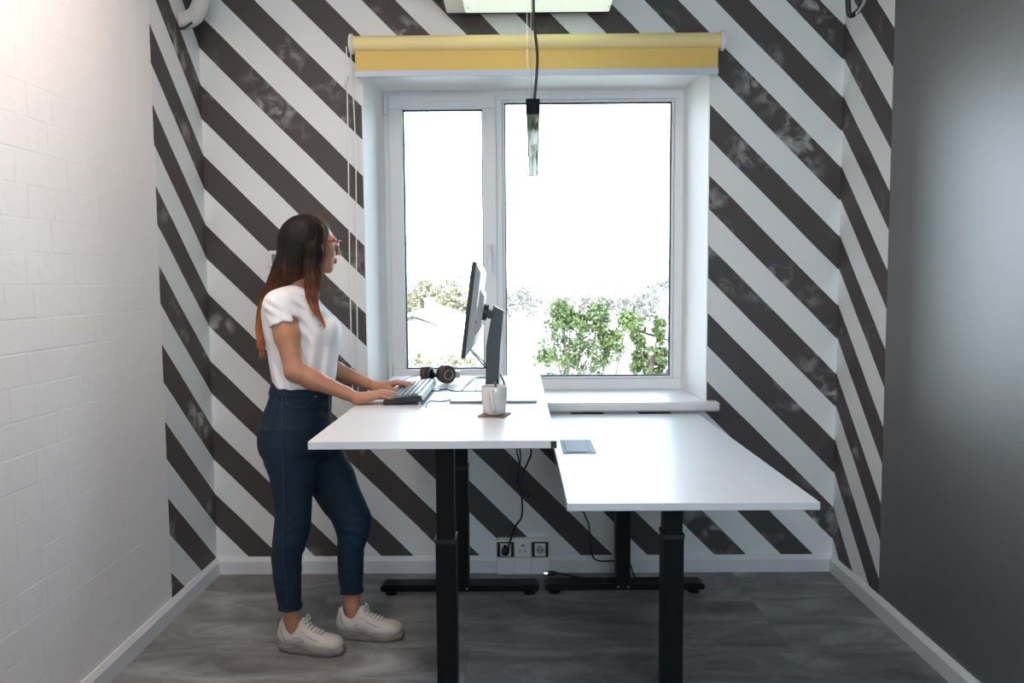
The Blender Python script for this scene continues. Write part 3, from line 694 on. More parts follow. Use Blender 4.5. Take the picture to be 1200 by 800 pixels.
obj('cable_outlet', T([(-0.0615, D-0.050, 0.120), (-0.0640, D-0.056, 0.148)], 0.006, 10), 'black_plastic', pg)
tag(obj('power_cord', T([P(680, 590, 3.30)+np.array([0,0,.02]), P(684, 600, 3.35), P(690, 615, 3.45), P(692, 635, 3.58), P(695, 652, 3.64), P(703, 657, 3.62), P(718, 657, 3.58), P(736, 658, 3.52), P(742, 672, 3.51), P(748, 680, 3.52)], 0.0036, 8, smooth_n=6), 'cable', smooth=True),
    'black cord dropping from the low desk and turning right to its rear leg', 'cord')
fl_ = [PZ(x, y, 0.0045) for x, y in ((652, 671), (664, 673), (680, 677), (700, 680), (720, 680), (738, 679), (747, 677))]
lc = obj('floor_cord', T(fl_, 0.0040, 8, smooth_n=6), 'cable', smooth=True); tag(lc, 'black cord lying on the floor between sockets and low desk foot', 'cord')
p0 = PZ(652, 671, 0.011); p1 = PZ(642, 671.5, 0.011)
obj('plug', T([p0, p0+(p1-p0)*0.35, p1], [0.006, 0.0105, 0.0105], 14), 'black_plastic', lc)
for dy in (-0.006, 0.006): obj('pin', T([p1+np.array([0, dy, 0]), p1+np.array([-0.018, dy, 0])], 0.0022, 8), 'chrome', lc)
# ================================================================== outside the window
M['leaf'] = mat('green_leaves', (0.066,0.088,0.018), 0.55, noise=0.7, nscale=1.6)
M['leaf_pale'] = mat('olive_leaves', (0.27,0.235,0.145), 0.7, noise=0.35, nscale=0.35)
M['leaf_far'] = mat('hazy_leaves', (0.18,0.155,0.135), 0.8, noise=0.3, nscale=0.1)  # distance haze put into this pale leaf colour
M['bark'] = mat('tree_bark', (0.10,0.075,0.055), 0.9, noise=0.4, nscale=20)
M['render'] = mat('white_render', (0.75,0.73,0.70), 0.8, noise=0.04, nscale=1)
M['roof'] = mat('pale_roof_sheet', (0.70,0.68,0.66), 0.6, noise=0.06, nscale=2)
M['hill'] = mat('pale_dry_ground', (0.48,0.44,0.38), 0.9, noise=0.2, nscale=0.05)
GZ = -6.5
bm = bmesh.new()
xs = np.linspace(-160, 200, 37); yy = np.concatenate([np.linspace(4.9, 40, 8), np.linspace(50, 420, 30)])
def ground_z(x, y): return GZ+max(0, y-60)*0.020+max(0, y-150)*0.020+1.2*math.sin(x*0.03+y*0.02)*min(1, max(0, y-40)/80)
g_ = [[bm.verts.new((x, y, ground_z(x, y))) for x in xs] for y in yy]
for i in range(len(yy)-1):
    for j in range(len(xs)-1): bm.faces.new((g_[i][j], g_[i][j+1], g_[i+1][j+1], g_[i+1][j]))
obj('ground', bm, 'hill', smooth=True)['kind'] = 'structure'

def leaves(centres, n, size, spread):
    """small folded leaves scattered round twig ends"""
    vs, fs = [], []
    c = np.array(centres); idx = rng.integers(0, len(c), n)
    pos = c[idx]+rng.normal(0, 1, (n, 3))*np.array(spread)
    for p in pos:
        a = rng.normal(0, 1, 3); a /= np.linalg.norm(a); b = rng.normal(0, 1, 3); b -= a*(a@b); b /= np.linalg.norm(b); k = np.cross(a, b)
        L = size*rng.uniform(0.6, 1.3); i = len(vs)
        vs += [p-a*L*.5, p+b*L*.28+k*L*.06, p+a*L*.5, p-b*L*.28+k*L*.06]
        fs += [(i, i+1, i+2), (i, i+2, i+3)]
    me = bpy.data.meshes.new('foliage'); me.from_pydata([tuple(v) for v in vs], [], fs); return me
def tree(name, base, H, crown, n, size, m, label, group, blobs=60, trunk=0.12, holes=1.0):
    """crown = list of (x, y, z, rx, ry, rz) lobes, absolute"""
    t = thing(name, base, label, 'tree', group)
    bm = bmesh.new(); top = np.array([np.mean([c[0] for c in crown]), np.mean([c[1] for c in crown]), np.mean([c[2] for c in crown])])
    b0 = np.array(base, float)
    tube_pts(bm, spline([b0, b0+(top-b0)*0.4+np.array([.1, 0, 0]), b0+(top-b0)*0.8, top], 4), list(np.linspace(trunk, trunk*0.35, 13)), 8)
    cs = []
    for (x, y, z, rx, ry, rz) in crown:
        st = b0+(top-b0)*rng.uniform(0.55, 0.95)
        tube_pts(bm, spline([st, (st+np.array([x, y, z]))/2+rng.normal(0, rx*.15, 3), (x, y, z)], 4), list(np.linspace(trunk*0.3, trunk*0.06, 9)), 6)
        for _ in range(blobs):
            d = rng.normal(0, 1, 3); d /= np.linalg.norm(d); q = np.array([x, y, z])+d*np.array([rx, ry, rz])*rng.uniform(0.35, 1.0)**0.6
            cs.append(q)
    obj('trunk', bm, 'bark', t, smooth=True)
    f = obj('foliage', leaves(cs, n, size, [crown[0][3]*0.09*holes]*3), m, t); f['kind'] = 'stuff'
    return t
def C(px, py, Y, rpx, rpz=None):
    p = P(px, py, Y); k = Y/F_PX; return (p[0], p[1], p[2], rpx*k, rpx*k, (rpz or rpx)*k)
# two leafy trees close to the window, in the right pane
Y1 = 11.0
tree('leafy_tree', (P(690, 440, Y1)[0], Y1, GZ), 7, [C(668, 385, Y1, 24, 20), C(700, 372, Y1, 15, 18), C(652, 415, Y1, 28, 20), C(690, 415, Y1, 28, 26), C(660, 370, Y1, 14, 16), C(715, 405, Y1, 14, 26), C(680, 450, Y1, 45, 25), C(735, 375, Y1, 5, 8), C(700, 480, Y1, 60, 30), C(624, 466, Y1, 22, 18), C(626, 500, Y1, 34, 26), C(640, 520, Y1, 50, 40), C(600, 600, Y1, 70, 60), C(640, 700, Y1, 90, 70)], 12500, 0.064, 'leaf',
     'bright green leafy tree in the middle of the right pane', 'green trees just outside', blobs=28, holes=1.7)
Y2 = 12.5
tree('leafy_tree', (P(765, 440, Y2)[0], Y2, GZ), 7, [C(748, 388, Y2, 10, 20), C(760, 420, Y2, 22, 22), C(772, 385, Y2, 6, 16), C(782, 415, Y2, 16, 26), C(745, 425, Y2, 10, 16), C(770, 460, Y2, 34, 28)], 7500, 0.060, 'leaf',
     'second green leafy tree, at the right edge of the right pane', 'green trees just outside', blobs=28, holes=1.7)
# olive trees behind the white roof, in the left pane
Y3 = 46
defs = [(478, 352, 16, 14), (500, 345, 20, 18), (522, 350, 22, 22), (540, 362, 22, 24), (560, 372, 18, 26), (455, 358, 18, 14)]
lbs = ['low olive tree left of the chimney, behind the white roof', 'pale olive tree right behind the chimney', 'tallest pale olive tree behind the white roof', 'broad olive tree above the falling roof edge', 'olive tree half hidden by the monitor', 'olive tree at the left edge of the left pane']
for (px, py, r, rz), lb in zip(defs, lbs):
    y = Y3+(0, 5, 10)[int(px) % 3]; p = P(px, py, y)
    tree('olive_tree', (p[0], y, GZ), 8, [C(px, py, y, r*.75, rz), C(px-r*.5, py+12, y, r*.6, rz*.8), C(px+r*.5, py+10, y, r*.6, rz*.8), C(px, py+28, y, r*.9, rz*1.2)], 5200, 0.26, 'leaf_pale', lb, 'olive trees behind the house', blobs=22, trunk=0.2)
# garden shrubs in front of the white house
for (px, py, r), lb in zip([(482, 418, 14), (508, 425, 16), (533, 420, 12), (548, 428, 12)], ['sunlit shrub at the lower left of the left pane', 'low shrub under the middle of the white wall', 'shrub between headphones and monitor beyond the glass', 'rightmost shrub of the left pane, lower edge']):
    y = {482: 24.0, 508: 27.5, 533: 22.0, 548: 29.5}[px]; p = P(px, py, y)
    tree('garden_shrub', (p[0], y, GZ), 4, [C(px, py, y, r, r*.6), C(px, py+18, y, r*1.2, r)], 420, 0.16, 'leaf_pale', lb, 'garden shrubs by the white house', blobs=14, trunk=0.08)
# faint far trees on the slope
for i in range(18):
    px = 598+i*15+rng.uniform(-3, 3) if i < 13 else 474+(i-13)*19; y = (125, 150, 178, 206, 234)[i*2 % 5]
    p = P(px, 330, y); z0 = ground_z(p[0], y); r = rng.uniform(2.2, 4.0)
    t = thing('distant_tree', (p[0], y, z0), 'faint hazy tree on the far slope', 'tree', 'faint far trees on the slope')
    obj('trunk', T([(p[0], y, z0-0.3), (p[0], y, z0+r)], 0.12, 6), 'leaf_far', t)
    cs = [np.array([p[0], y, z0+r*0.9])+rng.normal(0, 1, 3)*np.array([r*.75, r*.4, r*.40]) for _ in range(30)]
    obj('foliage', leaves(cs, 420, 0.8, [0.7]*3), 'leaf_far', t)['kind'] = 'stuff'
# white house with gable roof and chimney
def house(name, cx, cy, w, d, eave, ridge, label, chim=None, rot=0):
    h = thing(name, (cx, cy, GZ), label, 'house')
    obj('wall', prism(bmesh.new(), [(cx-w/2, GZ-0.5), (cx+w/2, GZ-0.5), (cx+w/2, eave), (cx, ridge-0.15), (cx-w/2, eave)], 'y', cy, cy+d), 'render', h)
    for s in (-1, 1):
        e = 0.35; x1 = cx+s*(w/2+e); z1 = eave-(ridge-eave)*e/(w/2)
        obj('roof', prism(bmesh.new(), [(cx, ridge), (x1, z1), (x1, z1+0.14), (cx, ridge+0.16)], 'y', cy-0.5, cy+d+0.5), 'roof', h)
    if chim:
        x, z1 = chim; ck_ = obj('chimney', B(x-0.18, x+0.18, cy+0.8, cy+1.25, ridge-1.2, z1), 'render', h)
        obj('cap', B(x-0.23, x+0.23, cy+0.75, cy+1.30, z1, z1+0.06), 'roof', ck_)
    for k in (-1, 1):
        xx = cx+k*w*0.22
        wf = obj('window', B(xx-0.45, xx+0.45, cy-0.05, cy+0.02, eave-2.0, eave-0.9), 'render', h); obj('pane', B(xx-0.38, xx+0.38, cy-0.06, cy-0.045, eave-1.93, eave-0.97), 'bar', wf)
    return h
yh = 31.0
pr_ = P(486, 369, yh); pe = P(556, 398, yh); wh = 2*(pe[0]-pr_[0])
house('white_house', pr_[0], yh, wh, 9, pe[2]+0.1, pr_[2], 'white gabled house with a chimney, below the left pane trees', chim=(P(504, 360, yh+1)[0], P(504, 351, yh+1)[2]))
yh = 38.0
pr2 = P(700, 385, yh)
house('garden_house', pr2[0]+1.5, yh, 9.0, 8, pr2[2]-1.4, pr2[2]+0.1, 'pale house behind the bright green tree of the right pane')
# ================================================================== the woman at the raised desk
class Grid:
    """signed distances on a regular grid; negative inside"""
    def __init__(s, lo, hi, h):
        s.lo = np.array(lo, float); s.h = h; s.n = np.ceil((np.array(hi)-s.lo)/h).astype(int)+1
        s.F = np.full(s.n, 0.5, np.float32)
        s.ax = [(s.lo[i]+h*np.arange(s.n[i])).astype(np.float32) for i in range(3)]
    def _sl(s, lo, hi):
        a = np.clip(np.floor((np.array(lo)-s.lo)/s.h).astype(int), 0, s.n-1); b = np.clip(np.ceil((np.array(hi)-s.lo)/s.h).astype(int)+1, 1, s.n)
        return tuple(slice(a[i], max(b[i], a[i]+1)) for i in range(3))
    def apply(s, fn, lo, hi, k=0.0, mode='add'):
        sl = s._sl(np.array(lo)-k-3*s.h, np.array(hi)+k+3*s.h)
        X = s.ax[0][sl[0]][:, None, None]; Y = s.ax[1][sl[1]][None, :, None]; Z = s.ax[2][sl[2]][None, None, :]
        d = fn(X, Y, Z); A = s.F[sl]
        if mode == 'add':
            r = np.minimum(A, d)
            if k > 0: q = np.maximum(k-np.abs(A-d), 0)/k; r = r-q*q*k*0.25
        elif mode == 'sub':
            r = np.maximum(A, -d)
            if k > 0: q = np.maximum(k-np.abs(A+d), 0)/k; r = r+q*q*k*0.25
        elif mode == 'disp': r = A+d
        s.F[sl] = r
    def cone(s, a, b, ra, rb, k=0.0, mode='add'):
        a = np.array(a, float); b = np.array(b, float); ba = b-a; L2 = ba@ba
        def fn(X, Y, Z):
            t = np.clip(((X-a[0])*ba[0]+(Y-a[1])*ba[1]+(Z-a[2])*ba[2])/L2, 0, 1)
            return np.sqrt((X-a[0]-t*ba[0])**2+(Y-a[1]-t*ba[1])**2+(Z-a[2]-t*ba[2])**2)-(ra+(rb-ra)*t)
        R_ = max(ra, rb)
        s.apply(fn, np.minimum(a, b)-R_, np.maximum(a, b)+R_, k, mode)
    def ell(s, c, r, rot=None, k=0.0, mode='add'):
        c = np.array(c, float); r = np.array(r, float); rot = np.eye(3) if rot is None else rot
        def fn(X, Y, Z):
            x, y, z = X-c[0], Y-c[1], Z-c[2]
            u = [rot[0, i]*x+rot[1, i]*y+rot[2, i]*z for i in range(3)]
            q = np.sqrt((u[0]/r[0])**2+(u[1]/r[1])**2+(u[2]/r[2])**2)
            g = np.sqrt((u[0]/r[0]**2)**2+(u[1]/r[1]**2)**2+(u[2]/r[2]**2)**2)+1e-6
            return q*(q-1)/g
        m = r.max(); s.apply(fn, c-m, c+m, k, mode)
    def loft(s, rows, k=0.0, grow=0.0, mode='add', pw=2.0):
        """rows: (z, cx, cy, a, b) ellipses stacked in height"""
        rows = sorted(rows); zz = [r[0] for r in rows]
        def fn(X, Y, Z):
            z = Z.ravel(); zs = np.clip(z, zz[0], zz[-1])
            f = [smooth_interp(zs, zz, [r[i] for r in rows])[None, None, :] for i in (1, 2, 3, 4)]
            a, b = f[2]+grow, f[3]+grow
            q = (np.abs((X-f[0])/a)**pw+np.abs((Y-f[1])/b)**pw)**(1/pw)
            d = (q-1)*np.minimum(a, b)
            cap = np.abs(Z-(zz[0]+zz[-1])/2)-(zz[-1]-zz[0])/2
            return np.maximum(d, cap).astype(np.float32)
        lo = [min(r[1]-r[3] for r in rows)-grow, min(r[2]-r[4] for r in rows)-grow, zz[0]]
        hi = [max(r[1]+r[3] for r in rows)+grow, max(r[2]+r[4] for r in rows)+grow, zz[-1]]
        s.apply(fn, lo, hi, k, mode)
    def mesh(s, name):
        F = s.F; ins = F < 0; n = s.n
        c = np.zeros(n-1, np.int8)
        for i in (0, 1):
            for j in (0, 1):
                for k in (0, 1): c += ins[i:n[0]-1+i, j:n[1]-1+j, k:n[2]-1+k]
        act = np.argwhere((c > 0) & (c < 8)); idx = -np.ones(n-1, np.int64); idx[tuple(act.T)] = np.arange(len(act))
        acc = np.zeros((len(act), 3)); cnt = np.zeros(len(act))
        cor = [(i, j, k) for i in (0, 1) for j in (0, 1) for k in (0, 1)]
        V = {q: F[act[:, 0]+q[0], act[:, 1]+q[1], act[:, 2]+q[2]].astype(float) for q in cor}
        for q in cor:
            for ax in range(3):
                if q[ax]: continue
                p = list(q); p[ax] = 1; p = tuple(p); a, b = V[q], V[p]; m = (a < 0) != (b < 0)
                t = np.where(m, a/(a-b+1e-12), 0)
                pt = np.tile(np.array(q, float), (len(act), 1)); pt[:, ax] = t
                acc[m] += pt[m]; cnt[m] += 1
        v = (act+acc/cnt[:, None])*s.h+s.lo
        faces = []
        for ax in range(3):
            o1, o2 = [(1, 2), (2, 0), (0, 1)][ax]
            sa = [slice(None)]*3; sb = [slice(None)]*3; sa[ax] = slice(0, -1); sb[ax] = slice(1, None)
            A, Bm = ins[tuple(sa)], ins[tuple(sb)]
            e = np.argwhere(A != Bm); e = e[(e[:, o1] > 0) & (e[:, o2] > 0) & (e[:, o1] < n[o1]-1) & (e[:, o2] < n[o2]-1)]
            fl_ = A[tuple(e.T)]
            def at(d1, d2):
                q = e.copy(); q[:, o1] -= d1; q[:, o2] -= d2; return idx[tuple(q.T)]
            Q = np.stack([at(1, 1), at(0, 1), at(0, 0), at(1, 0)], 1)
            Q[~fl_] = Q[~fl_][:, ::-1]; faces.append(Q)
        f = np.concatenate(faces)
        me = bpy.data.meshes.new(name); me.vertices.add(len(v)); me.vertices.foreach_set('co', v.astype(np.float32).ravel())
        me.loops.add(f.size); me.loops.foreach_set('vertex_index', f.astype(np.int32).ravel())
        me.polygons.add(len(f)); me.polygons.foreach_set('loop_start', np.arange(0, f.size, 4, dtype=np.int32))
        me.polygons.foreach_set('loop_total', np.full(len(f), 4, np.int32)) if hasattr(me.polygons[0], 'loop_total') and False else None
        me.update(calc_edges=True); me.validate()
        return me
    def hit(s, px, py, y0=2.4, y1=3.6):
        """first surface point along the line of sight through a photo pixel"""
        for Y in np.arange(y0, y1, s.h*0.5):
            p = P(px, py, Y); i = np.round((p-s.lo)/s.h).astype(int)
            if (i >= 0).all() and (i < s.n).all() and s.F[tuple(i)] < 0: return p
        return None
def smooth_interp(x, xs, ys):
    xs = np.array(xs, float); ys = np.array(ys, float); m = len(xs)
    sl = np.zeros(m); d = np.diff(ys)/np.diff(xs)
    sl[1:-1] = np.where(d[:-1]*d[1:] > 0, 2*d[:-1]*d[1:]/(d[:-1]+d[1:]+1e-12), 0); sl[0] = d[0]; sl[-1] = d[-1]
    i = np.clip(np.searchsorted(xs, x)-1, 0, m-2); h = xs[i+1]-xs[i]; t = (x-xs[i])/h
    return ((2*t**3-3*t**2+1)*ys[i]+(t**3-2*t**2+t)*h*sl[i]+(-2*t**3+3*t**2)*ys[i+1]+(t**3-t**2)*h*sl[i+1]).astype(np.float32)
def rows_px(tab):
    """(py, left px, right px, depth of centre, half depth) -> ellipse rows"""
    out = []
    for py, xl, xr, Y, b in tab:
        p0, p1 = P(xl, py, Y), P(xr, py, Y); out.append(((p0[2]+p1[2])/2, (p0[0]+p1[0])/2, Y, (p1[0]-p0[0])/2, b))
    return out
def skin_obj(name, grid, m, parent, it=3):
    me = grid.mesh(name); o = obj(name, me, m, parent, smooth=True)
    sm = o.modifiers.new('smooth', 'SMOOTH'); sm.factor = 0.5; sm.iterations = it
    return o

wo = thing('person', (-0.70, 2.93, 0.0), 'woman in white t-shirt and dark jeans typing at the raised desk, looking to the window', 'person')

# ---- tables measured off the figure
NEAR = rows_px([(500,306,371,2.875,.088),(521,304.5,370,2.872,.090),(545,312,369,2.870,.088),(568,318.5,367.5,2.868,.082),(598,322.5,365,2.866,.072),
                (620,321,363.5,2.866,.066),(640,318.5,358,2.867,.060),(657,318.5,353.5,2.874,.056),(682,321,353,2.882,.052),(700,325,353,2.888,.049),(712,327.5,353,2.892,.047)])
FAR = rows_px([(500,325,394,3.010,.088),(521,334,400,3.014,.088),(551,350,414,3.018,.082),(574,364,422,3.020,.075),(594,376,431,3.020,.068),
               (611,389,435,3.020,.062),(628,395,432.5,3.020,.057),(646,395,426.5,3.020,.054),(669,396,426,3.020,.050),(693,400,425,3.020,.046)])
PEL = rows_px([(446,321.5,389,2.935,.118),(458,318,388.5,2.935,.132),(472,314,388,2.938,.145),(490,307.5,388.5,2.940,.155),(508,303.5,391,2.940,.160),(522,304.5,390,2.940,.155),(536,312,384,2.94,.13)])
SHIRT = rows_px([(333,337,358,2.940,.060),(340,321,364,2.940,.115),(350,313,371,2.942,.150),(360,310,378,2.942,.165),(374,309,391,2.942,.160),(387,310,398,2.940,.155),(398,312,398.5,2.940,.148),
                 (412,315,397,2.938,.138),(430,318,394.5,2.936,.134),(444,321,392,2.936,.138),(451,323,390,2.936,.140)])
sh_n, el_n, wr_n = P(328, 358, 2.79), P(346, 435, 2.74), P(419, 466.5, 2.765)
sh_f, el_f, wr_f = P(352, 356, 3.09), P(376, 426, 3.12), P(441, 453.5, 3.015)

# ---- skin: one continuous body
H_ = 0.0032
lo = np.array([-0.99, 2.66, 0.02]); hi = np.array([-0.30, 3.25, 1.66])
G = Grid(lo, hi, H_)
def shrink(rows, g, pw=2.0, k=0.02): G.loft(rows, k=k, grow=-g)
shrink(SHIRT, 0.014); shrink([r for r in PEL], 0.012, k=0.03)
shrink(NEAR, 0.010, k=0.02); shrink(FAR, 0.010, k=0.02)
# ankles and feet
an, af = P(345, 722, 2.876), P(413, 704, 3.02)
G.cone(P(340.5, 700, 2.888), P(343.5, 728, 2.896), 0.036, 0.029, 0.015); G.cone(P(343.5, 728, 2.896), P(345, 746, 2.900), 0.029, 0.027, 0.01)
G.cone(P(345, 746, 2.900), (-0.730, 2.884, 0.042), 0.027, 0.019, 0.01)
G.cone(P(412.5, 680, 3.02), P(413.5, 710, 3.02), 0.037, 0.030, 0.015); G.cone(P(413.5, 710, 3.015), P(414, 730, 3.012), 0.030, 0.027, 0.01)
G.cone(P(414, 730, 3.012), (-0.530, 3.005, 0.042), 0.027, 0.019, 0.01)
# neck and shoulders
hc = P(362.5, 288, 2.93); hyaw = math.radians(27)
hf = np.array([math.cos(hyaw), math.sin(hyaw), -0.02]); hf /= np.linalg.norm(hf)
hl = np.array([-math.sin(hyaw), math.cos(hyaw), 0]); hu = np.cross(hf, hl); HR = np.stack([hf, hl, hu], 1)
def Hp(x, y, z): return hc+HR@np.array([x, y, z])
neck0 = P(346, 347, 2.945)
G.cone(Hp(-0.018, 0, -0.035), neck0, 0.049, 0.055, 0.03)
G.cone(neck0-np.array([0,0,.03]), sh_n-np.array([0,0,.006]), 0.038, 0.042, 0.04); G.cone(neck0-np.array([0,0,.03]), sh_f-np.array([0,0,.006]), 0.038, 0.042, 0.04)
# arms
def lerp(a, b, t): return a+(b-a)*t
for sh, el, wr in ((sh_n, el_n, wr_n), (sh_f, el_f, wr_f)):
    G.cone(sh, lerp(sh, el, .45), 0.045, 0.0415, 0.03); G.cone(lerp(sh, el, .45), el, 0.0415, 0.034, 0.02)
    m_ = lerp(el, wr, .28)+np.array([0, 0, -0.002])
    G.cone(el, m_, 0.0345, 0.0345, 0.02); G.cone(m_, lerp(el, wr, .8), 0.0345, 0.0225, 0.015); G.cone(lerp(el, wr, .8), wr, 0.0225, 0.0205, 0.01)
# hands: palm, five separate fingers bent over the keys
def hand(wr, fwd, side, ktop, tips_pitch, lift=0.026):
    """side: unit vector from little finger to thumb"""
    f = np.array(fwd, float); f /= np.linalg.norm(f); l = np.array(side, float); l -= f*(l@f); l /= np.linalg.norm(l); u = np.array([0, 0, 1.0])
    kn = wr+f*0.078+u*lift                        # middle knuckle
    off = {'index': 0.026, 'middle': 0.006, 'ring': -0.013, 'little': -0.031}
    back = {'index': -0.002, 'middle': 0.0, 'ring': -0.005, 'little': -0.014}
    K = {q: kn+l*off[q]+f*back[q]-u*(0.001 if q in ('index', 'middle') else 0.004 if q == 'ring' else 0.009) for q in off}
    for q in off: G.cone(wr+l*off[q]*0.45+u*0.001, K[q]-u*0.003, 0.0155, 0.0105, 0.010)
    G.cone(wr+l*0.012-u*0.004, wr+f*0.045+l*0.026+u*0.000, 0.017, 0.014, 0.012)     # ball of the thumb
    G.cone(wr-l*0.014-u*0.004, wr+f*0.050-l*0.022+u*0.004, 0.015, 0.012, 0.012)    # heel
    LEN = {'index': (.040,.024,.020), 'middle': (.044,.028,.021), 'ring': (.040,.026,.020), 'little': (.032,.020,.018)}
    RAD = {'index': (.0092,.0080,.0068), 'middle': (.0094,.0081,.0069), 'ring': (.0088,.0076,.0066), 'little': (.0078,.0068,.0060)}
    tips = []
    for q in off:
        p = K[q]; a0, a1, a2 = tips_pitch[q]; r0, r1, r2 = RAD[q]; fan = f+l*off[q]*2.2; fan /= np.linalg.norm(fan)
        for (L_, an_, ra, rb) in ((LEN[q][0], a0, r0, r1), (LEN[q][1], a1, r1, r2), (LEN[q][2], a2, r2, r2*0.92)):
            e = p+(fan*math.cos(math.radians(an_))+u*math.sin(math.radians(an_)))*L_
            G.cone(p, e, ra, rb, 0.0025); p = e
        tips.append(p)
    # thumb leaves the side of the palm
    t0 = wr+f*0.030+l*0.024; t1 = wr+f*0.062+l*0.046-u*0.002; t2 = wr+f*0.090+l*0.046-u*0.004; t3 = wr+f*0.111+l*0.040-u*0.008
    G.cone(t0, t1, 0.0125, 0.0105, 0.008); G.cone(t1, t2, 0.0105, 0.0092, 0.002); G.cone(t2, t3, 0.0092, 0.0078, 0.002)
    return tips
tp = {'index': (-8, -28, -48), 'middle': (-6, -26, -46), 'ring': (-8, -30, -50), 'little': (-4, -24, -40)}
tips_n = hand(wr_n, (1, 0.10, 0.0), (0, 1, 0), 0, tp, 0.020)
tips_f = hand(wr_f, (1, -0.06, 0.0), (0, -1, 0), 0, tp, 0.022)
# head
def E_(x, y, z, rx, ry, rz, k=0.01, mode='add', rot=None): G.ell(Hp(x, y, z), (rx, ry, rz), HR if rot is None else rot, k, mode)
E_(-0.012, 0, 0.028, 0.094, 0.073, 0.080, 0.02)          # cranium
E_(0.034, 0, -0.018, 0.058, 0.058, 0.070, 0.03)          # face
E_(0.040, 0, -0.058, 0.040, 0.042, 0.034, 0.03)          # jaw
E_(0.070, 0, -0.083, 0.016, 0.019, 0.014, 0.018)         # chin
for s_ in (-1, 1):
    E_(0.060, s_*0.036, -0.022, 0.022, 0.020, 0.020, 0.02)   # cheekbone
    E_(0.092, s_*0.031, 0.010, 0.014, 0.015, 0.009, 0.012, 'sub')   # eye hollow
E_(0.078, 0, 0.026, 0.018, 0.048, 0.010, 0.015)          # brow
G.cone(Hp(0.090, 0, 0.014), Hp(0.108, 0, -0.020), 0.0070, 0.0080, 0.010)   # nose bridge and tip
E_(0.110, 0, -0.023, 0.0095, 0.0085, 0.0075, 0.005)
for s_ in (-1, 1): E_(0.100, s_*0.0115, -0.027, 0.008, 0.006, 0.0055, 0.005)
E_(0.0945, 0, -0.0475, 0.0075, 0.022, 0.0050, 0.006); E_(0.0925, 0, -0.0580, 0.0080, 0.020, 0.0058, 0.006)
E_(0.1015, 0, -0.0527, 0.006, 0.020, 0.0012, 0.003, 'sub')
for s_ in (-1, 1):                                        # ears
    E_(-0.006, s_*0.074, -0.004, 0.018, 0.008, 0.030, 0.006); E_(-0.003, s_*0.081, -0.002, 0.010, 0.005, 0.018, 0.004, 'sub')
body = skin_obj('body', G, 'skin', wo, 2)
for s_ in (-1, 1):
    e = bmesh.new(); c = Hp(0.078, s_*0.031, 0.010)
    bmesh.ops.create_uvsphere(e, u_segments=20, v_segments=12, radius=0.0118, matrix=Matrix.Translation(c)); eo = obj('eye', e, 'eye', wo, smooth=True)
    e = bmesh.new(); c = Hp(0.0865, s_*0.031, 0.010); bmesh.ops.create_uvsphere(e, u_segments=16, v_segments=10, radius=0.0052, matrix=Matrix.Translation(c)); obj('iris', e, 'iris', eo, smooth=True)
    obj('eyebrow', T([Hp(0.088, s_*0.014, 0.028), Hp(0.089, s_*0.030, 0.033), Hp(0.078, s_*0.046, 0.029)], [.002, .0026, .001], 6, smooth_n=4), 'hair', wo, smooth=True)
obj('lips', T([Hp(0.090, -0.020, -0.053), Hp(0.0970, -0.009, -0.0515), Hp(0.0992, 0, -0.0525), Hp(0.0970, 0.009, -0.0515), Hp(0.090, 0.020, -0.053)], [.001, .0034, .0040, .0034, .001], 8, smooth_n=4), 'lip', wo, smooth=True)
# finger nails
def nails(tips, fwd):
    for p in tips:
        c = p+np.array(fwd)*0.004+np.array([0, 0, 0.0045]); n_ = bmesh.new()
        bmesh.ops.create_uvsphere(n_, u_segments=10, v_segments=6, radius=1.0, matrix=Matrix.Translation(c) @ Matrix.Rotation(math.radians(38), 4, 'Y') @ Matrix.Diagonal((0.0055, 0.0045, 0.0018, 1)))
        obj('fingernail', n_, 'lip', wo, smooth=True)
nails(tips_n, (1, 0, 0)); nails(tips_f, (1, 0, 0))

# ---- glasses
gl = bpy.data.objects.new('glasses', None); COL.objects.link(gl); gl.parent = wo; gl.location = Vector(Hp(0.1, 0, 0.01))-wo.location; bpy.context.view_layer.update()
def child(name, bm, m, **k):
    o = obj(name, bm, m, None, **k); o.parent = gl; o.matrix_parent_inverse = gl.matrix_world.inverted(); return o
gl.matrix_world  # parent transform is settled above
for s_ in (-1, 1):
    lens = [Hp(0.103-0.010*abs(math.cos(t)*.5+.5 if s_ > 0 else .5-math.cos(t)*.5), s_*0.034+0.026*math.cos(t)*1.0, 0.004+0.019*math.sin(t)) for t in np.linspace(0, 2*math.pi, 28, endpoint=False)]
    child('lens_rim', T(lens, 0.0013, 6, closed=True), 'chrome', smooth=True)
    bm = bmesh.new(); bm.faces.new([bm.verts.new(p) for p in lens]); bm2 = bm
    child('lens', bm2, 'lens')
    child('temple', T([Hp(0.098, s_*0.062, 0.015), Hp(0.070, s_*0.070, 0.016), Hp(0.020, s_*0.079, 0.014), Hp(-0.010, s_*0.082, 0.012), Hp(-0.028, s_*0.080, -0.010)], 0.0024, 8, smooth_n=3), 'red', smooth=True)
    child('end_piece', T([Hp(0.104, s_*0.060, 0.0150), Hp(0.096, s_*0.064, 0.0150)], 0.0032, 8), 'black_plastic')
child('brow_bar', T([Hp(0.098, -0.060, 0.017), Hp(0.108, -0.034, 0.021), Hp(0.110, 0, 0.016), Hp(0.108, 0.034, 0.021), Hp(0.098, 0.060, 0.017)], 0.0020, 8, smooth_n=4), 'red', smooth=True)

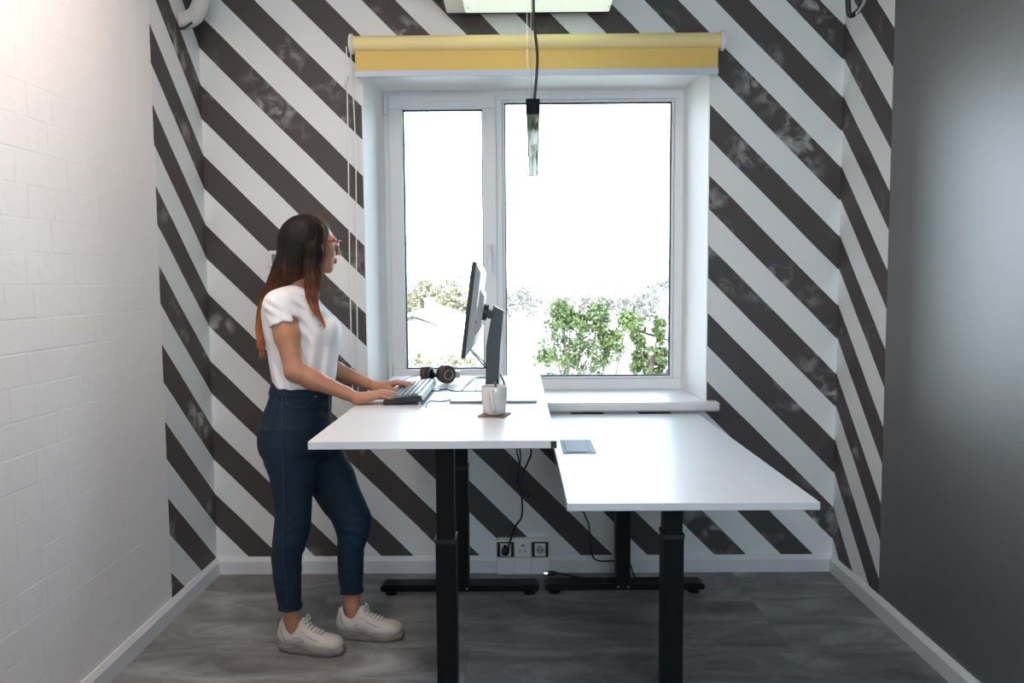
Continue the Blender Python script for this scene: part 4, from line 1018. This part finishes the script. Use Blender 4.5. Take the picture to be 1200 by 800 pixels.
# ---- jeans
J = Grid((-0.96, 2.70, 0.10), (-0.40, 3.20, 1.06), 0.0040)
J.loft(PEL, k=0.0, grow=-0.002); J.loft(NEAR, k=0.022, grow=-0.001); J.loft(FAR, k=0.022, grow=-0.001)
def creases(X, Y, Z):
    w = 0
    for (px, py, Y0, dx, dz, fr, sg, am) in ((320, 545, 2.87, .35, 1, 210, .045, .0028), (345, 633, 2.80, -.45, 1, 190, .055, .0035), (424, 622, 3.0, .55, 1, 200, .055, .0035), (385, 478, 2.86, .25, 1, 260, .040, .0026), (350, 520, 2.80, .8, 1, 160, .05, .0018), (338, 690, 2.83, .2, 1, 260, .04, .0025), (412, 675, 2.98, -.2, 1, 260, .04, .0025), (360, 660, 2.85, .3, 1, 230, .04, .002)):
        c = P(px, py, Y0); r2 = (X-c[0])**2+((Y-c[1])*.6)**2+(Z-c[2])**2
        w = w+0.62*am*np.sin(0.7*fr*((X-c[0])*dx+(Z-c[2])*dz)+6*(Y-c[1])+1.5*np.sin(55*(X-c[0])-35*(Z-c[2])))*np.exp(-r2/(2*sg*sg))
    return w+0.0008*np.sin(60*Z+30*X)*np.sin(45*Y+20*Z)
J.apply(creases, (-0.96, 2.70, 0.10), (-0.40, 3.20, 1.06), 0, 'disp')
# hollow leg ends
J.loft([r for r in NEAR if r[0] < 0.40], grow=-0.0045, mode='sub') if False else None
jeans = skin_obj('jeans', J, 'denim', wo, 2)
def on_j(pix, lift=0.0045):
    out = []
    for px, py in pix:
        h = J.hit(px, py)
        if h is not None: out.append(h-np.array([0, lift, 0]))
    return out
def jline(name, pix, r=0.0022, m='denim_seam'):
    q = []
    for a, b in zip(pix, pix[1:]):
        n_ = max(2, int(math.hypot(a[0]-b[0], a[1]-b[1])/4)); q += [(a[0]+(b[0]-a[0])*i/n_, a[1]+(b[1]-a[1])*i/n_) for i in range(n_)]
    q.append(pix[-1]); pts_ = on_j(q)
    if len(pts_) > 2:
        # reject jumps between legs
        keep = [pts_[0]]
        for p in pts_[1:]:
            if np.linalg.norm(p-keep[-1]) < 0.06: keep.append(p)
        return obj(name, T(keep, r, 6), m, jeans, smooth=True)
jline('side_seam', [(333, 452), (331, 480), (331, 515), (333, 560), (334, 610), (333, 660), (338, 708)], 0.0028)
jline('pocket_edge', [(335, 462), (336, 473), (345, 478), (358, 476), (369, 465)], 0.0026)
jline('back_pocket', [(318, 463), (311, 485), (305.5, 503), (316, 504), (323, 492), (325.5, 466), (318, 463)], 0.0022)
jline('fly_seam', [(384, 462), (385, 478), (383, 494)], 0.0022)
jline('waist_seam', [(318.5, 459), (330, 461), (345, 462), (360, 463), (375, 463), (387, 461)], 0.0024)
for q in ((336.5, 473), (370, 464.5)):
    h = J.hit(*q)
    if h is not None: obj('rivet', T([h-np.array([0, .003, 0]), h+np.array([0, .002, 0])], 0.003, 10), 'steel', jeans)
wb_rows = [(z, cx, cy, a, b) for z, cx, cy, a, b in rows_px([(445,321,389.5,2.935,.120),(452,319.5,389,2.935,.127),(460,317.5,388.5,2.935,.134)])]
Wb = Grid((-0.96, 2.75, 0.96), (-0.60, 3.12, 1.05), 0.0040); Wb.loft(wb_rows, grow=0.0035); Wb.loft([(r[0]+0.02 if i == 2 else r[0]-0.02 if i == 0 else r[0], *r[1:]) for i, r in enumerate(sorted(wb_rows))], grow=-0.004, mode='sub')
skin_obj('waistband', Wb, 'denim', jeans, 1)
for (rows, name) in ((NEAR, 'near'), (FAR, 'far')):
    lo_r = sorted(rows)[0]; pts = [(lo_r[1]+(lo_r[3]+0.001)*math.cos(t), lo_r[2]+(lo_r[4]+0.001)*math.sin(t), lo_r[0]+0.006+0.003*math.sin(3*t)) for t in np.linspace(0, 2*math.pi, 30, endpoint=False)]
    obj('hem', T(pts, 0.0035, 8, closed=True), 'denim', jeans, smooth=True)

# ---- t-shirt
Ts = Grid((-1.0, 2.68, 0.97), (-0.55, 3.22, 1.42), 0.0038)
Ts.loft(SHIRT, k=0)
for (px, py, Y, r) in ((382, 385, 2.885, .046), (383, 384, 2.985, .045)):    # bust
    c = P(px, py, Y); Ts.ell(c, (.042, r, .048), None, 0.03)
def sleeve(sh, el, l, r0, r1):
    e = sh+(el-sh)*l; ax = (e-sh)/np.linalg.norm(e-sh)
    Ts.cone(sh+np.array([0.01, 0.05 if sh[1] < 2.95 else -0.05, 0.008]), sh, 0.050, r0, 0.03)
    Ts.cone(sh, e+ax*0.05, r0, r1, 0.018)
    def cut(X, Y, Z): return -((X-e[0])*ax[0]+(Y-e[1])*ax[1]+(Z-e[2])*ax[2])+0.0
    # slice the sleeve open at its hem and hollow it round the arm
    def region(X, Y, Z):
        d = (X-e[0])*ax[0]+(Y-e[1])*ax[1]+(Z-e[2])*ax[2]
        rad = np.sqrt(np.maximum((X-e[0])**2+(Y-e[1])**2+(Z-e[2])**2-d*d, 0))
        return np.maximum(-d, np.maximum(rad-0.075, d-0.13))
    inner = SHIRT_inner
    def reg2(X, Y, Z):
        return np.maximum(region(X, Y, Z), -inner(X, Y, Z))
    Ts.apply(reg2, e-0.13, e+0.13, 0, 'sub')
    Ts.cone(e+ax*0.02, e-ax*0.030, 0.046, 0.040, 0.004, 'sub')
def SHIRT_inner(X, Y, Z):
    rows = sorted(SHIRT); zz = [r[0] for r in rows]; z = np.clip(Z.ravel(), zz[0], zz[-1])
    f = [smooth_interp(z, zz, [r[i] for r in rows])[None, None, :] for i in (1, 2, 3, 4)]
    return ((np.sqrt(((X-f[0])/f[2])**2+((Y-f[1])/f[3])**2)-1)*np.minimum(f[2], f[3])).astype(np.float32)
sleeve(sh_n, el_n, 0.30, 0.054, 0.052)
sleeve(sh_f, el_f, 0.30, 0.054, 0.052)
def folds(X, Y, Z):
    w = 0
    for (px, py, Y0, dx, dz, fr, sg, am) in ((350, 380, 2.79, 1, .75, 150, .040, .0045), (372, 420, 2.82, 1, -.12, 120, .06, .0050), (335, 432, 2.80, 1, .35, 130, .05, .0045), (322, 400, 2.85, 1, .25, 110, .05, .0035), (388, 425, 2.9, 1, .1, 120, .05, .0035), (320, 362, 2.75, .6, 1, 170, .030, .0025), (352, 352, 2.82, 1, 1, 150, .03, .003)):
        c = P(px, py, Y0); r2 = (X-c[0])**2+((Y-c[1])*.7)**2+(Z-c[2])**2
        w = w+1.4*am*np.sin(fr*((X-c[0])*dx+(Z-c[2])*dz)+8*(Y-c[1]))*np.exp(-r2/(2*sg*sg))
    return w
Ts.apply(folds, (-1.0, 2.68, 0.97), (-0.55, 3.22, 1.42), 0, 'disp')
# neck opening
Ts.cone(Hp(-0.018, 0, -0.035), neck0+np.array([0.004, 0, 0.004]), 0.050, 0.056, 0.006, 'sub')
shirt = skin_obj('t_shirt', Ts, 'cotton', wo, 2)
na = (neck0-Hp(-0.018, 0, -0.035)); na /= np.linalg.norm(na); nb = np.cross(na, [0, 1.0, 0]); nb /= np.linalg.norm(nb); nc = np.cross(na, nb)
cpt = neck0+np.array([0.004, 0, 0.016])
obj('collar', T([cpt+0.0595*(math.cos(t)*nb+math.sin(t)*nc)+np.array([0, 0, -0.012*math.cos(t+math.pi)*(-1)]) for t in np.linspace(0, 2*math.pi, 32, endpoint=False)], 0.0045, 8, closed=True), 'cotton', shirt, smooth=True)

# ---- shoes
def shoe(heel, toe, label):
    heel = np.array(heel, float); toe = np.array(toe, float); f = toe-heel; L = np.linalg.norm(f); f /= L; l = np.array([-f[1], f[0], 0])
    R3 = np.stack([f, l, [0, 0, 1]], 1)
    def S_(x, y, z): return heel+f*x*L+l*y+np.array([0, 0, z])
    s = bpy.data.objects.new('shoe', None); COL.objects.link(s); s.parent = wo; s.matrix_parent_inverse = inv(wo); s.location = heel; bpy.context.view_layer.update()
    def sc(name, bm, m, **k):
        o = obj(name, bm, m, None, **k); o.parent = s; o.matrix_parent_inverse = s.matrix_world.inverted(); return o
    lo_ = np.minimum(heel, toe)-0.07; hi_ = np.maximum(heel, toe)+0.07; lo_[2] = -0.006; hi_[2] = 0.16
    g = Grid(lo_, hi_, 0.0028)
    # upper
    g.ell(S_(0.17, 0, 0.062), (0.050, 0.036, 0.040), R3); g.ell(S_(0.40, 0, 0.058), (0.070, 0.039, 0.040), R3, 0.02)
    g.ell(S_(0.70, 0, 0.044), (0.066, 0.043, 0.030), R3, 0.03); g.ell(S_(0.86, 0, 0.040), (0.034, 0.036, 0.024), R3, 0.02)
    g.cone(S_(0.15, 0, 0.06), S_(0.115, 0, 0.100), 0.033, 0.027, 0.02); g.cone(S_(0.40, 0, 0.07), S_(0.36, 0, 0.103), 0.034, 0.026, 0.02)
    g.cone(S_(0.20, 0, 0.09), S_(0.22, 0, 0.15), 0.028, 0.036, 0.004, 'sub')
    g.cone(S_(0.26, 0, 0.105), S_(0.24, 0, 0.15), 0.026, 0.034, 0.004, 'sub')
    def base(X, Y, Z): return (0.030-Z)+0*X+0*Y
    g.apply(lambda X, Y, Z: Z-0.026+0*X+0*Y, lo_, hi_, 0, 'sub')
    up = g.mesh('upper'); uo = sc('upper', up, 'shoe', smooth=True); m_ = uo.modifiers.new('smooth', 'SMOOTH'); m_.iterations = 2
    # sole: chunky, waved, turned up at both ends
    bm = bmesh.new(); N = 40; rings = []
    for i in range(N+1):
        x = i/N; w = 0.0425*(math.sin(math.pi*min(1, max(0.0, (x+0.02)/1.04)))**0.33)*(0.86+0.20*math.exp(-((x-.72)/.2)**2)-0.07*math.exp(-((x-.42)/.14)**2)+.03)
        zb_ = 0.0008+0.014*max(0, x-.80)**1.5*6+0.008*max(0, .10-x)*10*.6; zt = 0.036+0.006*math.cos(x*9.0)+0.006*max(0, .25-x)*4
        zt = min(zt, 0.046); b = 0.006
        ring = []
        for (yy, zz) in ((-w+b*.6, zb_), (-w-.001, zb_+b), (-w-.003, (zb_+zt)*.5), (-w+.001, zt-.003), (-w+b, zt), (w-b, zt), (w-.001, zt-.003), (w+.003, (zb_+zt)*.5), (w+.001, zb_+b), (w-b*.6, zb_)):
            ring.append(bm.verts.new(S_(x*1.02-0.01, yy, zz)))
        rings.append(ring)
    for a, b in zip(rings, rings[1:]):
        for k in range(10): bm.faces.new((a[k], a[(k+1) % 10], b[(k+1) % 10], b[k]))
    bm.faces.new(rings[0][::-1]); bm.faces.new(rings[-1])
    sc('sole', bm, 'sole', smooth=True)
    for sd_ in (-1, 1):
        sc('sole_groove', T([S_(x, sd_*(0.0405+0.004*math.exp(-((x-.72)/.25)**2)), 0.024+0.007*math.sin((x-.2)*8)) for x in np.linspace(0.22, 0.62, 12)], [.0005]+[.0022]*10+[.0005], 6), 'shoe_line', smooth=True)
    def top(x, y):
        p = S_(x, y, 0)
        i0 = np.round((p-g.lo)/g.h).astype(int)
        col = g.F[i0[0], i0[1], :]; ks = np.where(col < 0)[0]
        return S_(x, y, g.lo[2]+g.h*ks[-1]+0.003) if len(ks) else S_(x, y, 0.07)
    for k in range(5):
        x = 0.47+0.052*k
        sc('lace', T([top(x, -0.020), top(x+0.012, -0.008)+np.array([0, 0, .003]), top(x+0.012, 0.008)+np.array([0, 0, .003]), top(x, 0.020)], 0.0030, 6, smooth_n=3), 'lace', smooth=True)
    bow = top(0.44, 0)
    for sd_ in (-1, 1): sc('lace', T([bow, bow+l*sd_*.016+f*-.006+np.array([0, 0, .012]), bow+l*sd_*.024+np.array([0, 0, .002]), bow+f*.01], 0.0024, 6, smooth_n=4), 'lace', smooth=True)
    sc('tongue', T([top(0.44, 0)-np.array([0, 0, .006]), S_(0.375, 0, 0.108), S_(0.335, 0, 0.122)], [0.012, 0.015, 0.012], 12, smooth_n=3), 'shoe', smooth=True)
    sc('heel_tab', T([S_(0.045, 0, 0.085), S_(0.005, 0, 0.100), S_(-0.012, 0, 0.112), S_(0.010, 0, 0.113), S_(0.040, 0, 0.100)], 0.0035, 8, smooth_n=4), 'shoe_line', smooth=True)
    def side(x, z, sd_):
        for yy in np.arange(0.07, 0, -0.0015):
            p = S_(x, sd_*yy, z); i0 = np.round((p-g.lo)/g.h).astype(int)
            if (i0 >= 0).all() and (i0 < g.n).all() and g.F[tuple(i0)] < 0: return p+l*sd_*.0008
        return S_(x, 0, z)
    sc('badge', T([side(x, z, -1) for x, z in ((.30, .066), (.40, .068), (.46, .055), (.40, .050), (.33, .054))], 0.0014, 6, closed=True), 'shoe_line', smooth=True)
    sc('heel_seam', T([side(x, z, -1) for x, z in ((.09, .098), (.10, .080), (.15, .062), (.19, .048))], 0.0014, 6), 'shoe_line', smooth=True)
    sc('eyelet_seam', T([side(x, z, -1) for x, z in ((.40, .092), (.50, .076), (.62, .062), (.70, .060))], 0.0010, 6), 'shoe_line', smooth=True)
    s['label'] = label
    return s
shoe((-0.905, 2.918, 0), (-0.655, 2.868, 0), 'white trainer on her nearer foot')
shoe((-0.708, 3.020, 0), (-0.452, 2.998, 0), 'white trainer on her farther foot')

# ---- hair: a smooth mass with separate long strands over it
Hg = Grid((-0.99, 2.70, 1.08), (-0.58, 3.12, 1.66), 0.0038)
Hg.ell(Hp(-0.012, 0, 0.029), (0.095, 0.079, 0.086), HR)
Hg.cone(Hp(-0.040, 0, 0.0), Hp(-0.055, 0, -0.07), 0.070, 0.062, 0.03)
BACK = rows_px([(268,337,372,2.93,.068),(280,332.5,374,2.93,.076),(295,327.5,372,2.93,.084),(310,322,366,2.925,.082),(325,316.5,356,2.92,.080),(338,311.5,342,2.92,.074),(350,307,326,2.92,.066),(365,304,318,2.92,.058),(382,302,314,2.915,.048),(398,302.5,311,2.91,.034),(409,305,310,2.91,.018)])
Hg.loft(BACK, k=0.02)
lk = [P(370, 268, 2.865), P(368, 290, 2.850), P(366, 310, 2.842), P(366, 328, 2.832), P(366, 345, 2.815), P(369, 360, 2.797), P(378, 376, 2.785)]
rr_ = [0.024, 0.030, 0.028, 0.027, 0.022, 0.013, 0.003]
for a, b, ra, rb in zip(lk, lk[1:], rr_, rr_[1:]): Hg.cone(a, b, ra, rb, 0.012)
# keep the face clear
Hg.ell(Hp(0.098, 0, -0.010), (0.052, 0.088, 0.098), HR, 0.008, 'sub'); Hg.ell(Hp(0.085, 0, -0.085), (0.05, 0.10, 0.06), HR, 0.01, 'sub')
hair = skin_obj('hair', Hg, 'hair', wo, 3)
st = bmesh.new()
crown = Hp(-0.015, 0, 0.112)
def ell_pt(row, th, g=0.002): return np.array([row[1]+(row[3]+g)*math.cos(th), row[2]+(row[4]+g)*math.sin(th), row[0]])
bs = sorted(BACK, key=lambda r: -r[0])
for i in range(340):
    th_ = rng.uniform(0.35*math.pi, 1.95*math.pi)
    lastk = rng.integers(6, len(bs)+1)
    q = [crown+(ell_pt(bs[0], th_)-crown)*0.35+np.array([0, 0, 0.004])]
    q += [ell_pt(bs[k], th_+0.05*math.sin(k+i), rng.uniform(-.001, .003)) for k in range(lastk)]
    # strands on the far forward side stop where the face begins
    if math.cos(th_) > 0.5 and math.sin(th_) > -0.3: continue
    e = q[-1]+np.array([rng.normal(0, .004), rng.normal(0, .006), -rng.uniform(.005, .04)]); q.append(e)
    q = spline(q, 3); r = rng.uniform(.0010, .0020); m = len(q)
    tube_pts(st, q, [r*(1-0.85*(k/(m-1))**2) for k in range(m)], 4, ends=False)
for i in range(150):
    o_ = rng.normal(0, 1, 3); o_ /= np.linalg.norm(o_); o_[1] = -abs(o_[1]); cut = int(rng.integers(5, len(lk)+1))
    q = [lk[k]+o_*(rr_[k]+rng.uniform(0, .003)) for k in range(cut)]
    q.append(q[-1]+np.array([rng.normal(.006, .006), rng.normal(-.002, .004), -rng.uniform(.005, .035)]))
    q = spline(q, 3); r = rng.uniform(.0010, .0018); m = len(q)
    tube_pts(st, q, [r*(1-0.85*(k/(m-1))**2) for k in range(m)], 4, ends=False)
def on_head(ph, th, g=0.0): 
    return Hp(-0.020+(0.100+g)*math.cos(ph)*math.cos(th), (0.084+g)*math.cos(ph)*math.sin(th), 0.030+(0.089+g)*math.sin(ph))
fine = bmesh.new()
for i in range(34):      # fine loose hairs at the temple and beside the cheek
    x = rng.uniform(0.020, 0.048)
    q = spline([Hp(x-.01, -0.066, 0.075), Hp(x, -0.078, 0.030), Hp(x+rng.uniform(-.006, .006), -0.079, -0.02), Hp(x-.008, -0.074, -0.075), P(374+rng.uniform(-5, 4), 338+rng.uniform(-4, 22), 2.83)], 5); tube_pts(fine, q, list(np.linspace(.0008, .0003, len(q))), 3, ends=False)
for i in range(60):      # short fly-away hairs along the hairline
    a0 = rng.uniform(-1.3, 0.6); ph = rng.uniform(0.55, 1.25); a = on_head(ph, a0, -.002); b = on_head(ph-.12, a0+rng.uniform(-.2, .2), rng.uniform(.003, .010)); c = on_head(ph-.28, a0+rng.uniform(-.3, .3), rng.uniform(.0, .008))
    q = spline([a, b, c], 4); tube_pts(fine, q, list(np.linspace(.0007, .0003, len(q))), 3, ends=False)
M['fine_hair'] = mat('light_brown_fine_hair', (0.16,0.08,0.045), 0.5)
obj('loose_hairs', fine, 'fine_hair', wo, smooth=True)['kind'] = 'stuff'
so = obj('hair_strands', st, 'hair', wo, smooth=True); so['kind'] = 'stuff'
